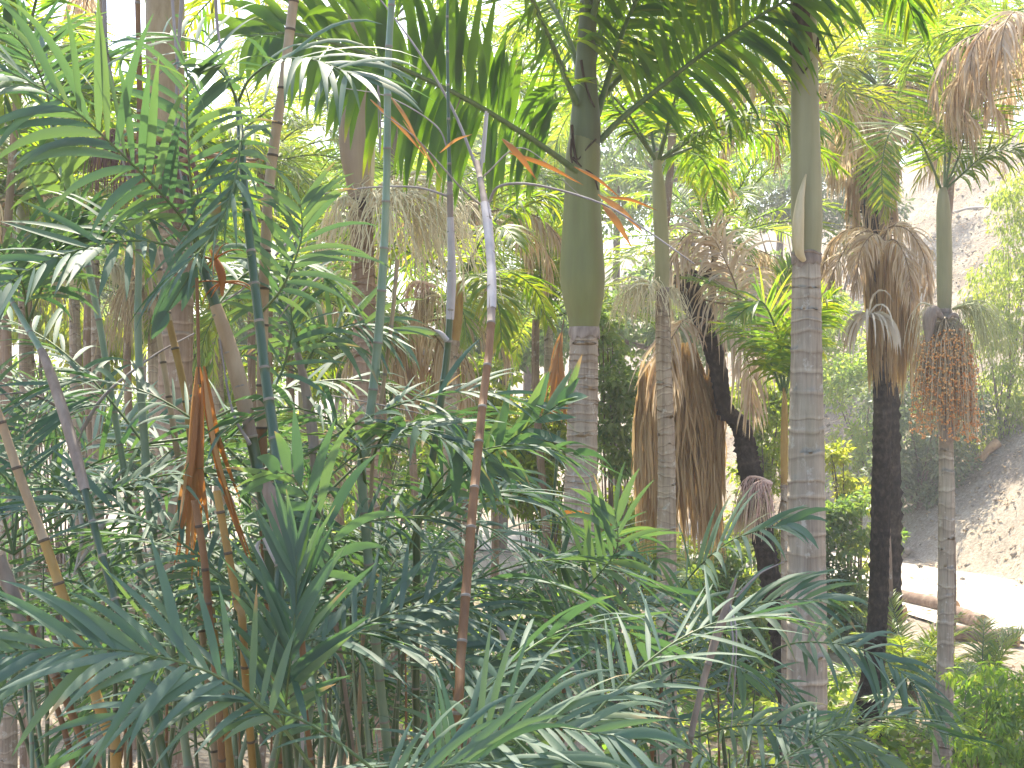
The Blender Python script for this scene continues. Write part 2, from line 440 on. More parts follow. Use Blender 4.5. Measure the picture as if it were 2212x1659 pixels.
M['cane_tan'] = solid_mat("tan_cane", [(0.20, 0.14, 0.08), (0.32, 0.24, 0.15), (0.42, 0.34, 0.23)], (1, 1, 0.3), 16, 0.6, 0.3, 0.1, 0.3, 0.002)
M['cane_gold'] = solid_mat("golden_brown_cane", [(0.15, 0.085, 0.025), (0.29, 0.18, 0.05), (0.38, 0.28, 0.11)], (1, 1, 0.3), 12, 0.5, 0.3, 0.06, 0.35, 0.002)
M['cane_brown'] = solid_mat("brown_cane", [(0.10, 0.052, 0.025), (0.19, 0.10, 0.045), (0.27, 0.16, 0.085)], (1, 1, 0.3), 14, 0.6, 0.3, 0.08, 0.3, 0.002)
M['cane_node'] = solid_mat("cane_node_ring", [(0.14, 0.125, 0.10), (0.23, 0.205, 0.17), (0.3, 0.27, 0.22)], (1, 1, 1), 20, 0.7, 0.2, 0.1)
M['cane_node_dark'] = solid_mat("dark_cane_node_ring", [(0.05, 0.035, 0.025), (0.09, 0.07, 0.05), (0.13, 0.1, 0.07)], (1, 1, 1), 20, 0.7, 0.2, 0.1)
M['sheath'] = solid_mat("dry_grey_sheath", [(0.15, 0.115, 0.09), (0.26, 0.21, 0.175), (0.38, 0.325, 0.28)], (1, 1, 0.12), 34, 0.8, 0.4, 0.25, 0.25, 0.003)
M['sheath_white'] = solid_mat("papery_white_sheath", [(0.30, 0.27, 0.26), (0.42, 0.39, 0.38), (0.55, 0.52, 0.51)], (1, 1, 0.12), 30, 0.8, 0.4, 0.2, 0.25, 0.003)
M['wood'] = solid_mat("bark_wood", [(0.08, 0.055, 0.04), (0.17, 0.125, 0.095), (0.28, 0.22, 0.17)], (1, 1, 0.4), 12, 0.9, 0.3, 0.6, 0.2, 0.02)
M['log_bark'] = solid_mat("felled_log_bark", [(0.13, 0.085, 0.06), (0.23, 0.16, 0.12), (0.36, 0.28, 0.22)], (1, 1, 1), 7, 0.9, 0.2, 0.6, 0.2, 0.03)
M['log_end'] = solid_mat("cut_log_end", [(0.30, 0.16, 0.075), (0.44, 0.26, 0.13), (0.52, 0.34, 0.19)], (1, 1, 1), 11, 0.85, 0.5, 0.3, 0.2, 0.01)
M['stone'] = solid_mat("tan_wall_stone", [(0.16, 0.13, 0.10), (0.27, 0.225, 0.175), (0.38, 0.33, 0.27)], (1, 1, 1), 4, 0.9, 0.3, 0.5, 0.2, 0.03)

def ground_mat():
    m, nt, out = mat_new("mulch_ground")
    a = noise(nt, (1, 1, 1), 0.35, 5.0); b_ = noise(nt, (1, 1, 1), 9.0, 6.0, 0.75)
    c1 = ramp(nt, b_, [(0.10, 0.075, 0.055), (0.23, 0.19, 0.15), (0.36, 0.315, 0.26)], [0.3, 0.52, 0.72])
    c2 = ramp(nt, b_, [(0.165, 0.135, 0.10), (0.325, 0.28, 0.22), (0.455, 0.405, 0.33)], [0.3, 0.5, 0.7])
    c = mixc(nt, ramp(nt, a, [(0, 0, 0), (1, 1, 1)], [0.40, 0.60]), c1, c2)
    b = nt.nodes.new("ShaderNodeBsdfPrincipled"); b.inputs["Roughness"].default_value = 0.95
    b.inputs["Specular IOR Level"].default_value = 0.1
    nt.links.new(c, b.inputs["Base Color"])
    bp = nt.nodes.new("ShaderNodeBump"); bp.inputs["Strength"].default_value = 0.8; bp.inputs["Distance"].default_value = 0.08
    nt.links.new(b_, bp.inputs["Height"]); nt.links.new(bp.outputs[0], b.inputs["Normal"])
    nt.links.new(b.outputs[0], out.inputs[0])
    return m
M['ground'] = ground_mat()
M['path'] = solid_mat("pale_dirt_path", [(0.36, 0.32, 0.27), (0.46, 0.42, 0.36), (0.54, 0.50, 0.44)], (1, 1, 1), 2.0, 0.95, 0.0, 0.3, 0.1, 0.02)

# ------------------------------------------------------------------ the setting
def hill_s(x, y):
    return ((x - 13.3) + (y - 49.7) * 0.225) * 0.976

def ground_z(x, y):
    x = np.asarray(x, float); y = np.asarray(y, float)
    near = np.interp(y, [-60, 0.5, 3.5, 7, 12, 16], [4.7, 4.6, 3.5, 1.7, 0.15, 0])
    s = hill_s(x, y)
    h = np.where(s > 0, np.where(s < 26, 0.85 * s, 22.1 + 0.35 * (s - 26)), 0)
    h = np.where(s > 0, h * np.clip(s / 1.2, 0.25, 1), 0)
    back = np.clip(y - 66, 0, 60) * 0.16 * np.clip((x + 40) / 60, 0.15, 1)
    bumps = 0.05 * np.sin(x * 1.3 + y * 0.7) * np.sin(y * 1.1 - x * 0.4) + 0.25 * np.clip(s / 4, 0, 1) * np.sin(x * 0.8 + 1.3 * y) * np.cos(y * 0.55)
    return np.minimum(near + np.maximum(h, back) + bumps * np.clip((y - 14) / 6, 0, 1), 34)

def gz(x, y): return float(ground_z(x, y))

def grid_mesh(xs, ys, zf):
    X, Y = np.meshgrid(xs, ys)
    v = np.stack([X, Y, zf(X, Y)], -1)
    ny, nx = X.shape
    i = np.arange(ny - 1)[:, None]; j = np.arange(nx - 1)[None]
    f = np.stack([i * nx + j, i * nx + j + 1, (i + 1) * nx + j + 1, (i + 1) * nx + j], -1)
    return v, f

mb = MB()
xs = np.unique(np.r_[np.linspace(-300, -45, 18), np.linspace(-45, 45, 121), np.linspace(45, 300, 18)])
ys = np.unique(np.r_[np.linspace(-60, 0, 8), np.linspace(0, 90, 130), np.linspace(90, 400, 26)])
mb.add(*grid_mesh(xs, ys, ground_z), 0)
kind(mb.build("ground", [M['ground']]), "structure")

pc = catmull([(27, 15), (18.8, 26), (13.9, 35), (11.0, 42.5), (4.5, 49.5), (-6, 53.5), (-20, 57), (-45, 60)], 60)
mb = MB()
pt = nrm(np.gradient(pc, axis=0)); pn = np.stack([-pt[:, 1], pt[:, 0]], 1)
cols = np.linspace(-1, 1, 9)
hw = np.linspace(3.2, 3.6, 60)
edge = 1 + 0.06 * np.sin(np.arange(60) * 0.9) + 0.05 * R.normal(0, 1, 60)
pp = pc[:, None] + pn[:, None] * (cols[None, :, None] * (hw * edge)[:, None, None])
zz = ground_z(pp[..., 0], pp[..., 1]) * 0 + 0.075 + 0.02 * (1 - cols ** 2)[None]
v = np.concatenate([pp, zz[..., None]], -1)
i = np.arange(59)[:, None]; j = np.arange(8)[None]
mb.add(v, np.stack([i * 9 + j, i * 9 + j + 1, (i + 1) * 9 + j + 1, (i + 1) * 9 + j], -1)[..., ::-1], 0)
kind(mb.build("path", [M['path']]), "structure")

# leaf litter and wood chips on the slope and the grove floor
mb = MB()
n = 16000
lx = np.r_[R.uniform(10, 34, n), R.uniform(-14, 14, 5000)]; ly = np.r_[R.uniform(32, 86, n), R.uniform(20, 42, 5000)]
ok = np.r_[hill_s(lx[:n], ly[:n]) > -0.5, np.ones(5000, bool)]
lx, ly = lx[ok], ly[ok]; n = len(lx)
c = np.stack([lx, ly, ground_z(lx, ly) + 0.04], 1)
a = R.uniform(0, 6.28, n); L = R.uniform(0.08, 0.42, n)[:, None]; d = np.stack([np.cos(a), np.sin(a), R.normal(0, 0.25, n)], 1)
w = np.stack([-np.sin(a), np.cos(a), R.normal(0, .3, n)], 1) * R.uniform(0.015, 0.05, n)[:, None]
v = np.stack([c - d * L / 2, c + w + [0, 0, .02], c + d * L / 2 + [0, 0, .03], c - w + [0, 0, .02]], 1)
mb.add(v, np.arange(n * 4).reshape(-1, 4), 0, np.repeat(R.random(n), 4))
kind(mb.build("leaf_litter", [M['dead_leaf']]), "stuff", "dry leaf litter and wood chips over the slope and grove floor", "litter")

# loose stones and clods on the bank and beside the path
mb = MB()
for r_, k_ in ((0.05, 2200), (0.10, 500), (0.18, 90)):
    sx = R.uniform(9, 34, k_ * 3); sy = R.uniform(30, 84, k_ * 3); ok = (hill_s(sx, sy) > -1.2); sx, sy = sx[ok][:k_], sy[ok][:k_]
    fruits(mb, np.c_[sx, sy, ground_z(sx, sy) + r_ * .2][:, None], r_, 0, k_)
kind(mb.build("loose_stones", [M['stone']]), "stuff", "loose stones and clods scattered over the bank beside the path", "stones")

# ground cover of low leaves
mb = MB()
gc = []
for (u, v_, d_, rx, ry, k) in [(1480, 1500, 24, 3.2, 4.0, 5), (1640, 1560, 21, 2.6, 3.0, 5), (1780, 1480, 25, 1.6, 3, 4), (1330, 1450, 27, 3, 5, 5), (2000, 1640, 20.5, 2.2, 1.6, 4),
                               (300, 1170, 45, 3, 5, 4), (520, 1180, 44, 3, 5, 4), (900, 1350, 32, 4, 6, 6), (700, 1480, 26, 4, 3, 4), (1180, 1300, 34, 4, 4, 5)]:
    q = P(u, v_, d_)
    for _ in range(k * 5):
        gc.append((q[0] + R.uniform(-rx, rx), q[1] + R.uniform(-ry, ry)))
gc = np.array(gc)
cen = np.c_[gc, ground_z(gc[:, 0], gc[:, 1]) + 0.10]
leaf_cloud(mb, cen, np.tile([0.75, 0.75, 0.22], (len(cen), 1)), 15000, 0.17, 0, 0.45, 0.2, 0.0, 0.3, 0.75, 2.0)
kind(mb.build("ground_cover", [M['shrub_leaf']]), "stuff", "low leafy green ground cover under the palms", "ground cover")

# ------------------------------------------------------------------ palm building blocks
def px_r(w, d): return 0.5 * w / FPX * d

def column(uvw, d, to_ground=True, bury=0.15):
    """(u, v, width) picture points, top first -> 3-D centre line and radii, continued to the ground"""
    pts = [P(u, v, d) for u, v, w in uvw]; rad = [px_r(w, d) for u, v, w in uvw]
    if to_ground:
        x, y = pts[-1][0], pts[-1][1]; g = gz(x, y) - bury
        if pts[-1][2] > g + 0.3:
            lean = (pts[-1] - pts[-2]); lean = lean / max(abs(lean[2]), 1e-3) * 0.35
            h = pts[-1][2] - g
            pts.append(np.array([x + lean[0] * h, y, g])); rad.append(rad[-1] * (1.04 + 0.02 * h))
    return np.array(pts), np.array(rad)

def ringed(mb, pts, rad, s0, s1, sides=22, m=0, amp=0.03, wobz=0.012):
    n = 400
    c = catmull(pts, n); seg = np.r_[0, np.cumsum(np.linalg.norm(np.diff(c, axis=0), axis=1))]
    k0 = np.r_[0, np.cumsum(np.linalg.norm(np.diff(pts, axis=0), axis=1))]
    rf = lambda s: np.interp(s / seg[-1] * k0[-1], k0, rad)
    S, Rr, Tt, Wz = [], [], [], []
    s = 0.0; th = np.linspace(0, 2 * np.pi, sides, endpoint=False)
    while s < seg[-1]:
        sp = (s0 + (s1 - s0) * min(1, s / 3.2)) * R.uniform(0.5, 1.5)
        wob = wobz * (np.sin(th + R.uniform(0, 6.28)) + 0.6 * np.sin(2 * th + R.uniform(0, 6.28)) + 0.35 * np.sin(5 * th + R.uniform(0, 6.28)))
        a = amp * R.uniform(0.4, 1.5); sc = R.uniform(0.55, 1.0); base = R.uniform(0.30, 0.55)
        for fr, rr, tt in ((0.0, 1 + a, sc), (0.10, 1 + a * 0.9, sc * 0.9), (0.16, 1.0 - a * 0.2, 0.08), (0.30, 1.0 - a * 0.15, base), (0.65, 1.0, base + 0.08), (0.93, 1.0 + a * 0.5, base + 0.05)):
            q = s + fr * sp
            if q < seg[-1]:
                S.append(q); Rr.append(rf(q) * rr * (1 + .018 * math.sin(q * 2.3 + rad[0] * 90) + .012 * math.sin(q * 5.1)) * (1 + R.normal(0, 0.006, sides))); Tt.append(np.clip(tt + R.normal(0, 0.05), 0, 1)); Wz.append(wob)
        s += sp
    S = np.array(S); cc = np.stack([np.interp(S, seg, c[:, k]) for k in range(3)], 1)
    tube(mb, cc, np.array(Rr), sides, m, np.array(Tt), np.array(Wz))

def smooth_tube(mb, pts, rad, n=40, sides=24, m=0, t=0.5, lump=0.01):
    c = catmull(pts, n); rr = np.clip(catmull(np.c_[rad, rad, rad], n)[:, 0], 0.002, None)
    th = np.linspace(0, 2 * np.pi, sides, endpoint=False)
    ph = R.uniform(0, 6.28, 3)
    rm_ = rr[:, None] * (1 + lump * np.sin(th + ph[0])[None] + lump * 0.7 * np.sin(2 * th + ph[1] + np.linspace(0, 2, n)[:, None]))
    tube(mb, c, rm_, sides, m, np.clip(t + 0.25 * np.sin(np.linspace(0, 5, n) + ph[2]), 0, 1))

def bunch(root, name, apex, mat, nb=5, ns=120, length=0.6, spread=0.35, r=0.006, az=None, wig=0.10, axis_len=0.35, fruit=None, nf=400, fr=0.010, out=0.3, axm=None, down=0.0):
    """flower or fruit bunch: branching axes with hanging strings"""
    mb = MB(); apex = np.array(apex, float); st, dr = [], []
    for b in range(nb):
        a = (R.uniform(0, 6.28) if az is None else az + R.normal(0, 0.55))
        pts = arch(apex, a, R.uniform(0.1, 0.75) - down, axis_len * R.uniform(0.7, 1.2), R.uniform(0.9, 1.6))
        tube(mb, pts, np.linspace(r * 3.2, r * 1.4, len(pts)), 6, 1 if axm else 0, 0.55)
        k = ns // nb; q = catmull(pts, 30)
        s_ = q[R.integers(5, 30, k)]
        st.append(s_); dr.append(nrm(np.c_[np.sin(a) + R.normal(0, 0.9, k), np.cos(a) + R.normal(0, 0.9, k), R.normal(0.1, 0.4, k)]) * spread / max(out, .05) * 0.3)
    st = np.concatenate(st); dr = np.concatenate(dr)
    pts = strands(mb, st, 9, length * R.uniform(0.55, 1.15, len(st)), dr, r, 0, 0.5, wig)
    mats = [mat] + ([axm] if axm else [])
    if fruit is not None:
        mats = mats + [fruit]; fruits(mb, pts[:, 2:], fr, len(mats) - 1, nf)
    return mb.build(name, mats, root)

def add_frond(root, ctrl, mats=None, name="frond", **kw):
    mb = MB(); ctrl = np.array(ctrl, float)
    if 'up' not in kw: kw['up'] = up_of(ctrl)
    frond(mb, ctrl, **kw)
    return mb.build(name, mats or [M['rachis'], M['king_leaf']], root)

def crown(root, apex, count, length, el=(0.1, 1.2), sag=(0.9, 1.6), mats=None, name="frond", az=None, lenj=0.15, lift=0.0, **kw):
    for k in range(count):
        a = (k + R.uniform(-0.35, 0.35)) * 2.39996 if az is None else R.uniform(*az)
        e = R.uniform(*el)
        c = arch(np.array(apex) + [0.04 * math.sin(a), 0.04 * math.cos(a), lift * k / count], a, e, length * R.uniform(1 - lenj, 1 + lenj), R.uniform(*sag))
        add_frond(root, c, mats, name, **kw)

KING = [M['rachis'], M['king_leaf']]
FEATH = [M['rachis'], M['feather_leaf']]
DEAD = [M['brown_rachis'], M['dead_leaf']]
ORANGE = [M['brown_rachis'], M['orange_leaf']]
BLEACH = [M['brown_rachis'], M['bleached_leaf']]
KW_KING = dict(n=44, L=0.62, W=0.045, t0=0.16, a0=68, a1=35, vang=14, droop=0.75, S=5, across=3, r0=0.020, endl=0.4, tint=0.42, tj=0.2)
KW_FEATH = dict(n=52, L=0.52, W=0.030, t0=0.14, a0=62, a1=28, vang=18, droop=0.35, S=4, across=2, r0=0.018, endl=0.35, tint=0.5, tj=0.2)

def king_palm(label, d, trunk, shaft=None, tm='trunk', sm='shaft', s0=0.055, s1=0.20, group="ringed king palms of the grove", cat="palm tree", amp=0.03, name="king_palm"):
    pts, rad = column(trunk, d)
    root = thing(name, label, cat, pts[-1], group)
    mb = MB(); ringed(mb, pts, rad, s0, s1, amp=amp, wobz=0.0012 * d)
    mb.build("trunk", [M[tm]], root)
    if shaft:
        sp, sr = column(shaft, d, False)
        mb = MB(); smooth_tube(mb, sp, sr)
        mb.build("crownshaft", [M[sm]], root)
        e, re_ = sp[-1], sr[-1]
        mb = MB(); n_ = 24; th = np.linspace(0, 2 * np.pi, n_, endpoint=False)
        jg = np.abs(R.normal(0, .5, n_)) * re_ * .5
        zz = np.array([.35, .1, -.12, -.3]) * re_
        pp_ = np.array([[e + np.array([math.cos(t_) * re_ * f, math.sin(t_) * re_ * f, z - (jg[i] if k > 1 else 0)]) for i, t_ in enumerate(th)] for k, (z, f) in enumerate(zip(zz, (1.03, 1.10, 1.13, 1.10)))])
        i = np.arange(3)[:, None]; j = np.arange(n_)[None]; jn = (j + 1) % n_
        mb.add(pp_, np.stack([i * n_ + j, i * n_ + jn, (i + 1) * n_ + jn, (i + 1) * n_ + j], -1)[..., ::-1], 0, R.random(4 * n_))
        mb.build("sheath_collar", [M['fiber' if tm == 'trunk_brown' else 'sheath']], root)
    return root

# ---- the pale king palm close by on the right
D = 9.5
k1 = king_palm("tall grey king palm on the right with a cream horn-shaped bud", D,
               [(1742, 548, 58), (1742, 640, 62), (1742, 760, 68), (1742, 900, 75), (1742, 1100, 79), (1743, 1300, 82), (1744, 1500, 86), (1745, 1659, 88)],
               [(1736, -160, 44), (1736, -60, 50), (1735, 20, 57), (1736, 120, 61), (1738, 150, 58), (1739, 260, 62), (1741, 380, 66), (1743, 470, 67), (1743, 530, 62), (1742, 556, 58)], s0=0.07, s1=0.25)
mb = MB()   # dark V-shaped edge where the outer sheath wraps over the inner one
for s in (-1, 1):
    pts = [P(1736 + s * x, v, D - 0.12 + 0.0016 * abs(x) ** 1.05) for x, v in ((0, 158), (10, 142), (20, 122), (28, 100), (31, 80))]
    tube(mb, catmull(pts, 16), 0.006, 6, 0, 0.1)
for s in (-1, 1):
    pts = [P(1736 + s * 31.5, v, D - 0.02) for v in (60, 90, 112)]
    tube(mb, catmull(pts, 8), np.linspace(0.004, 0.014, 8), 6, 0, 0.0)
smooth_tube(mb, [P(1737, -40, D - .055), P(1731, 40, D - .055), P(1735, 98, D - .055), P(1737, 128, D - .06)], [px_r(40, D)] * 2 + [px_r(44, D), px_r(22, D)], 20, 18, 0, 0.55)
mb.build("sheath_edge", [M['fiber']], k1)
mb = MB()
sp = [P(1741, 376, D - .16), P(1735, 400, D - .16), P(1729, 430, D - .165), P(1725, 470, D - .17), P(1724, 510, D - .165), P(1727, 545, D - .15), P(1736, 562, D - .11)]
smooth_tube(mb, sp, [px_r(w, D) for w in (3, 10, 17, 24, 25, 20, 12)], 30, 16, 0, 0.5)
mb.build("flower_bud", [M['spathe']], k1)
mb = MB()
th = np.linspace(0.1, 2 * np.pi, 30)
tube(mb, np.stack([P(1742, 549, D)[0] + px_r(61, D) * np.cos(th), D + px_r(61, D) * np.sin(th), P(1742, 548, D)[2] + 0.012 * np.sin(3 * th)], 1), 0.011, 6, 0, 0.6)
mb.build("shaft_collar", [M['sheath']], k1)
ap = P(1737, -60, D)
for (az, el, ln, sg) in ((1.35, 0.55, 2.3, 1.7), (2.2, 0.5, 2.3, 1.8), (0.7, 0.55, 2.2, 1.6), (3.6, 0.75, 2.4, 1.6), (4.4, 0.45, 2.3, 1.7), (5.4, 0.5, 2.3, 1.8), (1.8, 1.0, 2.2, 1.4), (6.2, 0.9, 2.2, 1.3)):
    c = arch(ap, az, el, ln, sg)
    add_frond(k1, c, **{**KW_KING, 'L': 0.72, 'W': 0.048, 'n': 50, 'droop': 0.9})

# ---- the swollen green king palm in the middle
D = 10.0
k2 = king_palm("stout central king palm with a swollen green crownshaft and wide dark fronds", D,
               [(1262, 708, 60), (1261, 760, 62), (1259, 860, 66), (1257, 960, 68), (1254, 1080, 72), (1250, 1200, 74), (1250, 1400, 76), (1250, 1659, 80)],
               [(1263, 296, 66), (1260, 335, 75), (1258, 372, 76), (1258, 420, 78), (1258, 500, 88), (1258, 560, 95), (1259, 605, 97), (1260, 645, 88), (1262, 680, 73), (1262, 705, 65), (1262, 714, 61)], sm='shaft_green', tm='trunk_tan', s0=0.05, s1=0.13, amp=0.045)
mb = MB()
sp, sr = column([(1276, -220, 26), (1275, -100, 32), (1272, 0, 38), (1267, 100, 42), (1265, 180, 50), (1265, 240, 62), (1264, 290, 68), (1262, 350, 64)], D, False)
smooth_tube(mb, sp, sr)
mb.build("inner_crownshaft", [M['shaft_neck']], k2)
mb = MB()
for uv in ([(1235, 270), (1240, 320), (1248, 345), (1268, 320), (1288, 300)], [(1236, 340), (1258, 362), (1282, 380), (1292, 410)], [(1236, 300), (1233, 330), (1236, 352)], [(1255, 130), (1262, 170), (1274, 210), (1285, 232)]):
    pts = [P(u, v, D - 0.125) for u, v in uv]
    tube(mb, catmull(pts, 14), np.linspace(0.012, 0.006, 14), 6, 0, 0.25)
mb.build("sheath_edge", [M['fiber']], k2)
def pet(root, uvd, name="petiole"):
    pass
# petiole bases flaring into the fronds seen in the picture
KK = {**KW_KING, 'L': 0.80, 'W': 0.048, 'n': 58, 'droop': 0.6, 'S': 6, 'tint': 0.35, 'r0': 0.028}
def kf(uvd, root=k2, **kw):
    add_frond(root, [P(*q) for q in uvd], **{**KK, **kw})
kf([(1248, 372, 9.9), (1200, 335, 9.7), (1110, 275, 9.3), (990, 205, 8.8), (850, 140, 8.4), (720, 92, 8.1), (620, 72, 7.9), (540, 78, 7.8)], up=(-0.25, -0.95, 0.15), t0=0.14, a0=84, a1=50, L=0.76, W=0.088, tint=0.2, droop=0.8, startl=0.5, vang=3, n=58, tj=.1, tw=.15)
kf([(1295, 305, 10.0), (1340, 258, 10.0), (1430, 185, 9.9), (1520, 115, 9.7), (1640, 35, 9.5), (1760, -30, 9.3), (1900, -80, 9.2)], up=(0.3, -0.9, 0.25), t0=0.16, a0=70, a1=40, L=0.72, droop=0.7)
kf([(1245, 225, 9.9), (1215, 150, 9.7), (1180, 70, 9.4), (1140, -20, 9.1), (1080, -120, 8.8), (980, -160, 8.6)], up=(-0.5, -0.7, 0.4), t0=0.08, L=0.62, W=0.034, droop=0.3)
kf([(1290, 250, 10.0), (1325, 130, 10.1), (1365, 20, 10.2), (1430, -90, 10.4), (1540, -170, 10.6)], up=(0.5, -0.6, 0.5), t0=0.2, L=0.75)
kf([(1262, 200, 10.0), (1230, 90, 10.3), (1170, -20, 10.8), (1060, -80, 11.2), (930, -60, 11.6), (830, 10, 11.9)], up=(-0.4, 0.5, 0.7), t0=0.1, L=0.65, W=0.036, n=60, droop=.45)
kf([(1275, 160, 10.1), (1310, 40, 10.5), (1400, -60, 11), (1520, -90, 11.6), (1640, -40, 12)], up=(0.4, 0.5, 0.7), t0=0.1, L=0.65, W=0.036, n=60, droop=.45)
kf([(1270, 40, 10.0), (1255, -100, 9.6), (1200, -220, 9.0), (1100, -290, 8.2), (1000, -290, 7.6)], up=(-0.3, -0.5, 0.8), L=0.6, W=.036)
kf([(1274, 60, 10.0), (1310, -60, 9.7), (1400, -150, 9.3), (1520, -170, 8.9), (1640, -120, 8.6)], up=(0.3, -0.5, 0.8), L=0.8)
kf([(1290, 220, 10.1), (1370, 140, 10.4), (1470, 70, 10.8), (1600, 20, 11.2), (1720, 20, 11.5)], up=(0.1, -0.3, 0.95), L=0.7, W=0.055, droop=1.3)
mb = MB()
frond(mb, [P(1218, 690, 10), P(1207, 760, 10), P(1206, 850, 10)], n=16, L=0.5, W=0.02, a0=14, a1=8, droop=0.8, S=4, across=2, r0=0.006, up=(0, -1, 0.1), tint=0.6)
mb.build("dry_leaf", ORANGE, k2)

for az, ln, sg in ((3.1, 3.6, 1.0), (2.7, 3.4, 1.1), (3.6, 3.5, 1.1), (4.2, 3.4, 1.0), (2.2, 3.2, 1.1), (4.8, 3.2, 0.9)):  # unseen fronds above the frame, added to keep direct sun off the foreground
    add_frond(k2, arch(P(1275, -180, 10.0), az, 0.85, ln, sg), **{**KK, 'L': 0.85, 'n': 50})
    add_frond(k1, arch(P(1737, -140, 9.5), az + .2, 0.9, ln, sg), **{**KK, 'L': 0.85, 'n': 50})

# ---- slim king palm behind it
D = 14.7
k3 = king_palm("slender pale king palm just right of the stout central one with tan strings of flowers", D,
               [(1430, 618, 27), (1432, 700, 32), (1434, 800, 34), (1438, 900, 36), (1440, 1000, 39), (1440, 1200, 42), (1440, 1400, 45), (1440, 1659, 48)],
               [(1420, 330, 17), (1420, 370, 22), (1423, 400, 28), (1426, 460, 31), (1430, 540, 32), (1431, 590, 32), (1431, 625, 27)], tm='trunk_tan', s0=0.06, s1=0.14, amp=0.04)
crown(k3, P(1420, 345, D), 13, 2.3, (0.25, 1.35), (0.9, 1.7), KING, **{**KW_KING, 'across': 2, 'S': 4, 'n': 44, 'L': 0.55, 'W': 0.04})
for az in (-1.6, -1.2, -2.0, 1.4):
    bunch(k3, "flower_string_bunch", P(1428, 628, D), M['cream'], 3, 54, 0.50, 0.4, 0.0055, az=az, wig=0.22, axis_len=0.55 if az < 0 else .2)

# ---- far right king palm with the fruit
D = 18.0
k4 = king_palm("thin king palm at far right carrying a big bunch of orange fruit", D,
               [(2040, 668, 27), (2041, 760, 29), (2043, 930, 30), (2045, 1050, 33), (2044, 1200, 34), (2042, 1400, 35), (2039, 1540, 38), (2035, 1659, 42)],
               [(2037, 405, 14), (2037, 425, 24), (2038, 460, 30), (2040, 540, 33), (2040, 620, 32), (2040, 672, 28)], s0=0.08, s1=0.2, sm='shaft')
K4 = {**KW_KING, 'across': 2, 'S': 5, 'n': 64, 'L': 0.62, 'W': 0.032, 'droop': 0.35, 'tint': 0.5}
def k4f(uvd, **kw): add_frond(k4, [P(*q) for q in uvd], KING, **{**K4, **kw})
k4f([(2034, 412, 18), (2012, 355, 17.9), (1985, 300, 17.8), (1950, 268, 17.6), (1920, 290, 17.4), (1905, 360, 17.3), (1908, 440, 17.2)], up=(-0.5, -0.6, 0.6), droop=0.15, a0=75, a1=40)
k4f([(2040, 405, 18), (2052, 330, 18.1), (2045, 230, 18.2), (2010, 130, 18.3), (1970, 40, 18.4), (1930, -60, 18.5)], up=(-0.2, -0.95, 0.1), droop=0.15, L=0.95)
k4f([(2042, 405, 18), (2070, 340, 18.1), (2100, 240, 18.2), (2130, 130, 18.3), (2180, 20, 18.5)], up=(0.2, -0.9, 0.3), droop=0.3, L=0.85)
k4f([(2044, 408, 18), (2080, 375, 18), (2130, 335, 17.9), (2190, 320, 17.8), (2250, 350, 17.6)], up=(0.1, -0.4, 0.9), droop=0.9, L=0.7)
k4f([(2040, 405, 18), (2040, 300, 18.4), (2030, 180, 19), (2000, 60, 19.6), (1960, -40, 20.2)], up=(-0.3, 0.7, 0.3), L=0.8)
k4f([(2040, 405, 18), (2100, 330, 18.6), (2180, 280, 19.2), (2260, 290, 19.8)], up=(0.1, 0.3, 0.9), L=0.7)
for c_ in ([(2030, 415, 17.9), (1995, 400, 17.8), (1960, 392, 17.7)], ):
    pass
bunch(k4, "fruit_bunch", P(2043, 700, D - .1), M['tan_string'], 10, 420, 1.45, 0.11, 0.008, wig=0.045, axis_len=0.22, fruit=M['fruit'], nf=6000, fr=0.019)
bunch(k4, "flower_string_bunch", P(2058, 668, D), M['pale_green_string'], 5, 130, 0.95, 0.35, 0.006, az=1.4, wig=0.08, axis_len=0.45)
bunch(k4, "flower_string_bunch", P(2022, 668, D + .1), M['cream'], 3, 36, 0.8, 0.2, 0.006, az=-1.5, wig=0.08, axis_len=0.25)
mb = MB()
for uv, w in (([(2038, 690), (2018, 672), (2008, 690), (2006, 740)], (8, 24, 30, 14)), ([(2046, 688), (2060, 680), (2068, 690), (2070, 712)], (6, 10, 12, 5)), ([(2043, 880), (2046, 915), (2047, 940), (2043, 960)], (12, 22, 34, 20))):
    mb = MB(); smooth_tube(mb, [P(u, v, D - .22) for u, v in uv], [px_r(x, D) for x in w], 18, 10, 0, 0.5, 0.06)
    mb.build("old_spathe", [M['sheath']], k4)

# ---- brown-shafted king palm left of centre with the cream flower strings
D = 12.4
k5 = king_palm("king palm left of centre with a purple-brown crownshaft and cream flower strings", D,
               [(780, 436, 50), (782, 520, 50), (786, 640, 51), (790, 800, 52), (794, 950, 53), (794, 1100, 54), (796, 1300, 56), (798, 1500, 58)],
               [(775, -60, 40), (774, 40, 46), (770, 180, 62), (769, 280, 74), (772, 340, 72), (777, 390, 60), (780, 440, 52)], tm='trunk_brown', sm='shaft_brown', s0=0.045, s1=0.15, amp=0.05)
mb = MB()
smooth_tube(mb, [P(792, 120, D - .02), P(793, 220, D - .02), P(796, 320, D - .02), P(796, 400, D - .02), P(792, 440, D)], [px_r(w, D) for w in (14, 22, 28, 22, 12)], 24, 14, 0, 0.6)
mb.build("pale_sheath", [M['spathe']], k5)
crown(k5, P(774, -20, D), 12, 2.6, (0.15, 1.1), (1.0, 1.8), KING, **{**KW_KING, 'across': 2, 'n': 46, 'tint': 0.6})
def k5b(u, v, az, n=1, **kw): bunch(k5, "flower_string_bunch", P(u, v, D - 0.1), M['cream'], az=az, **kw)
for az, ln in ((1.7, 0.9), (2.1, 1.0), (1.3, 0.85), (1.0, 0.7), (2.6, 0.8)):
    k5b(800, 442, az, nb=3, ns=48, length=1.0, spread=0.5, r=0.0085, wig=0.20, axis_len=ln)
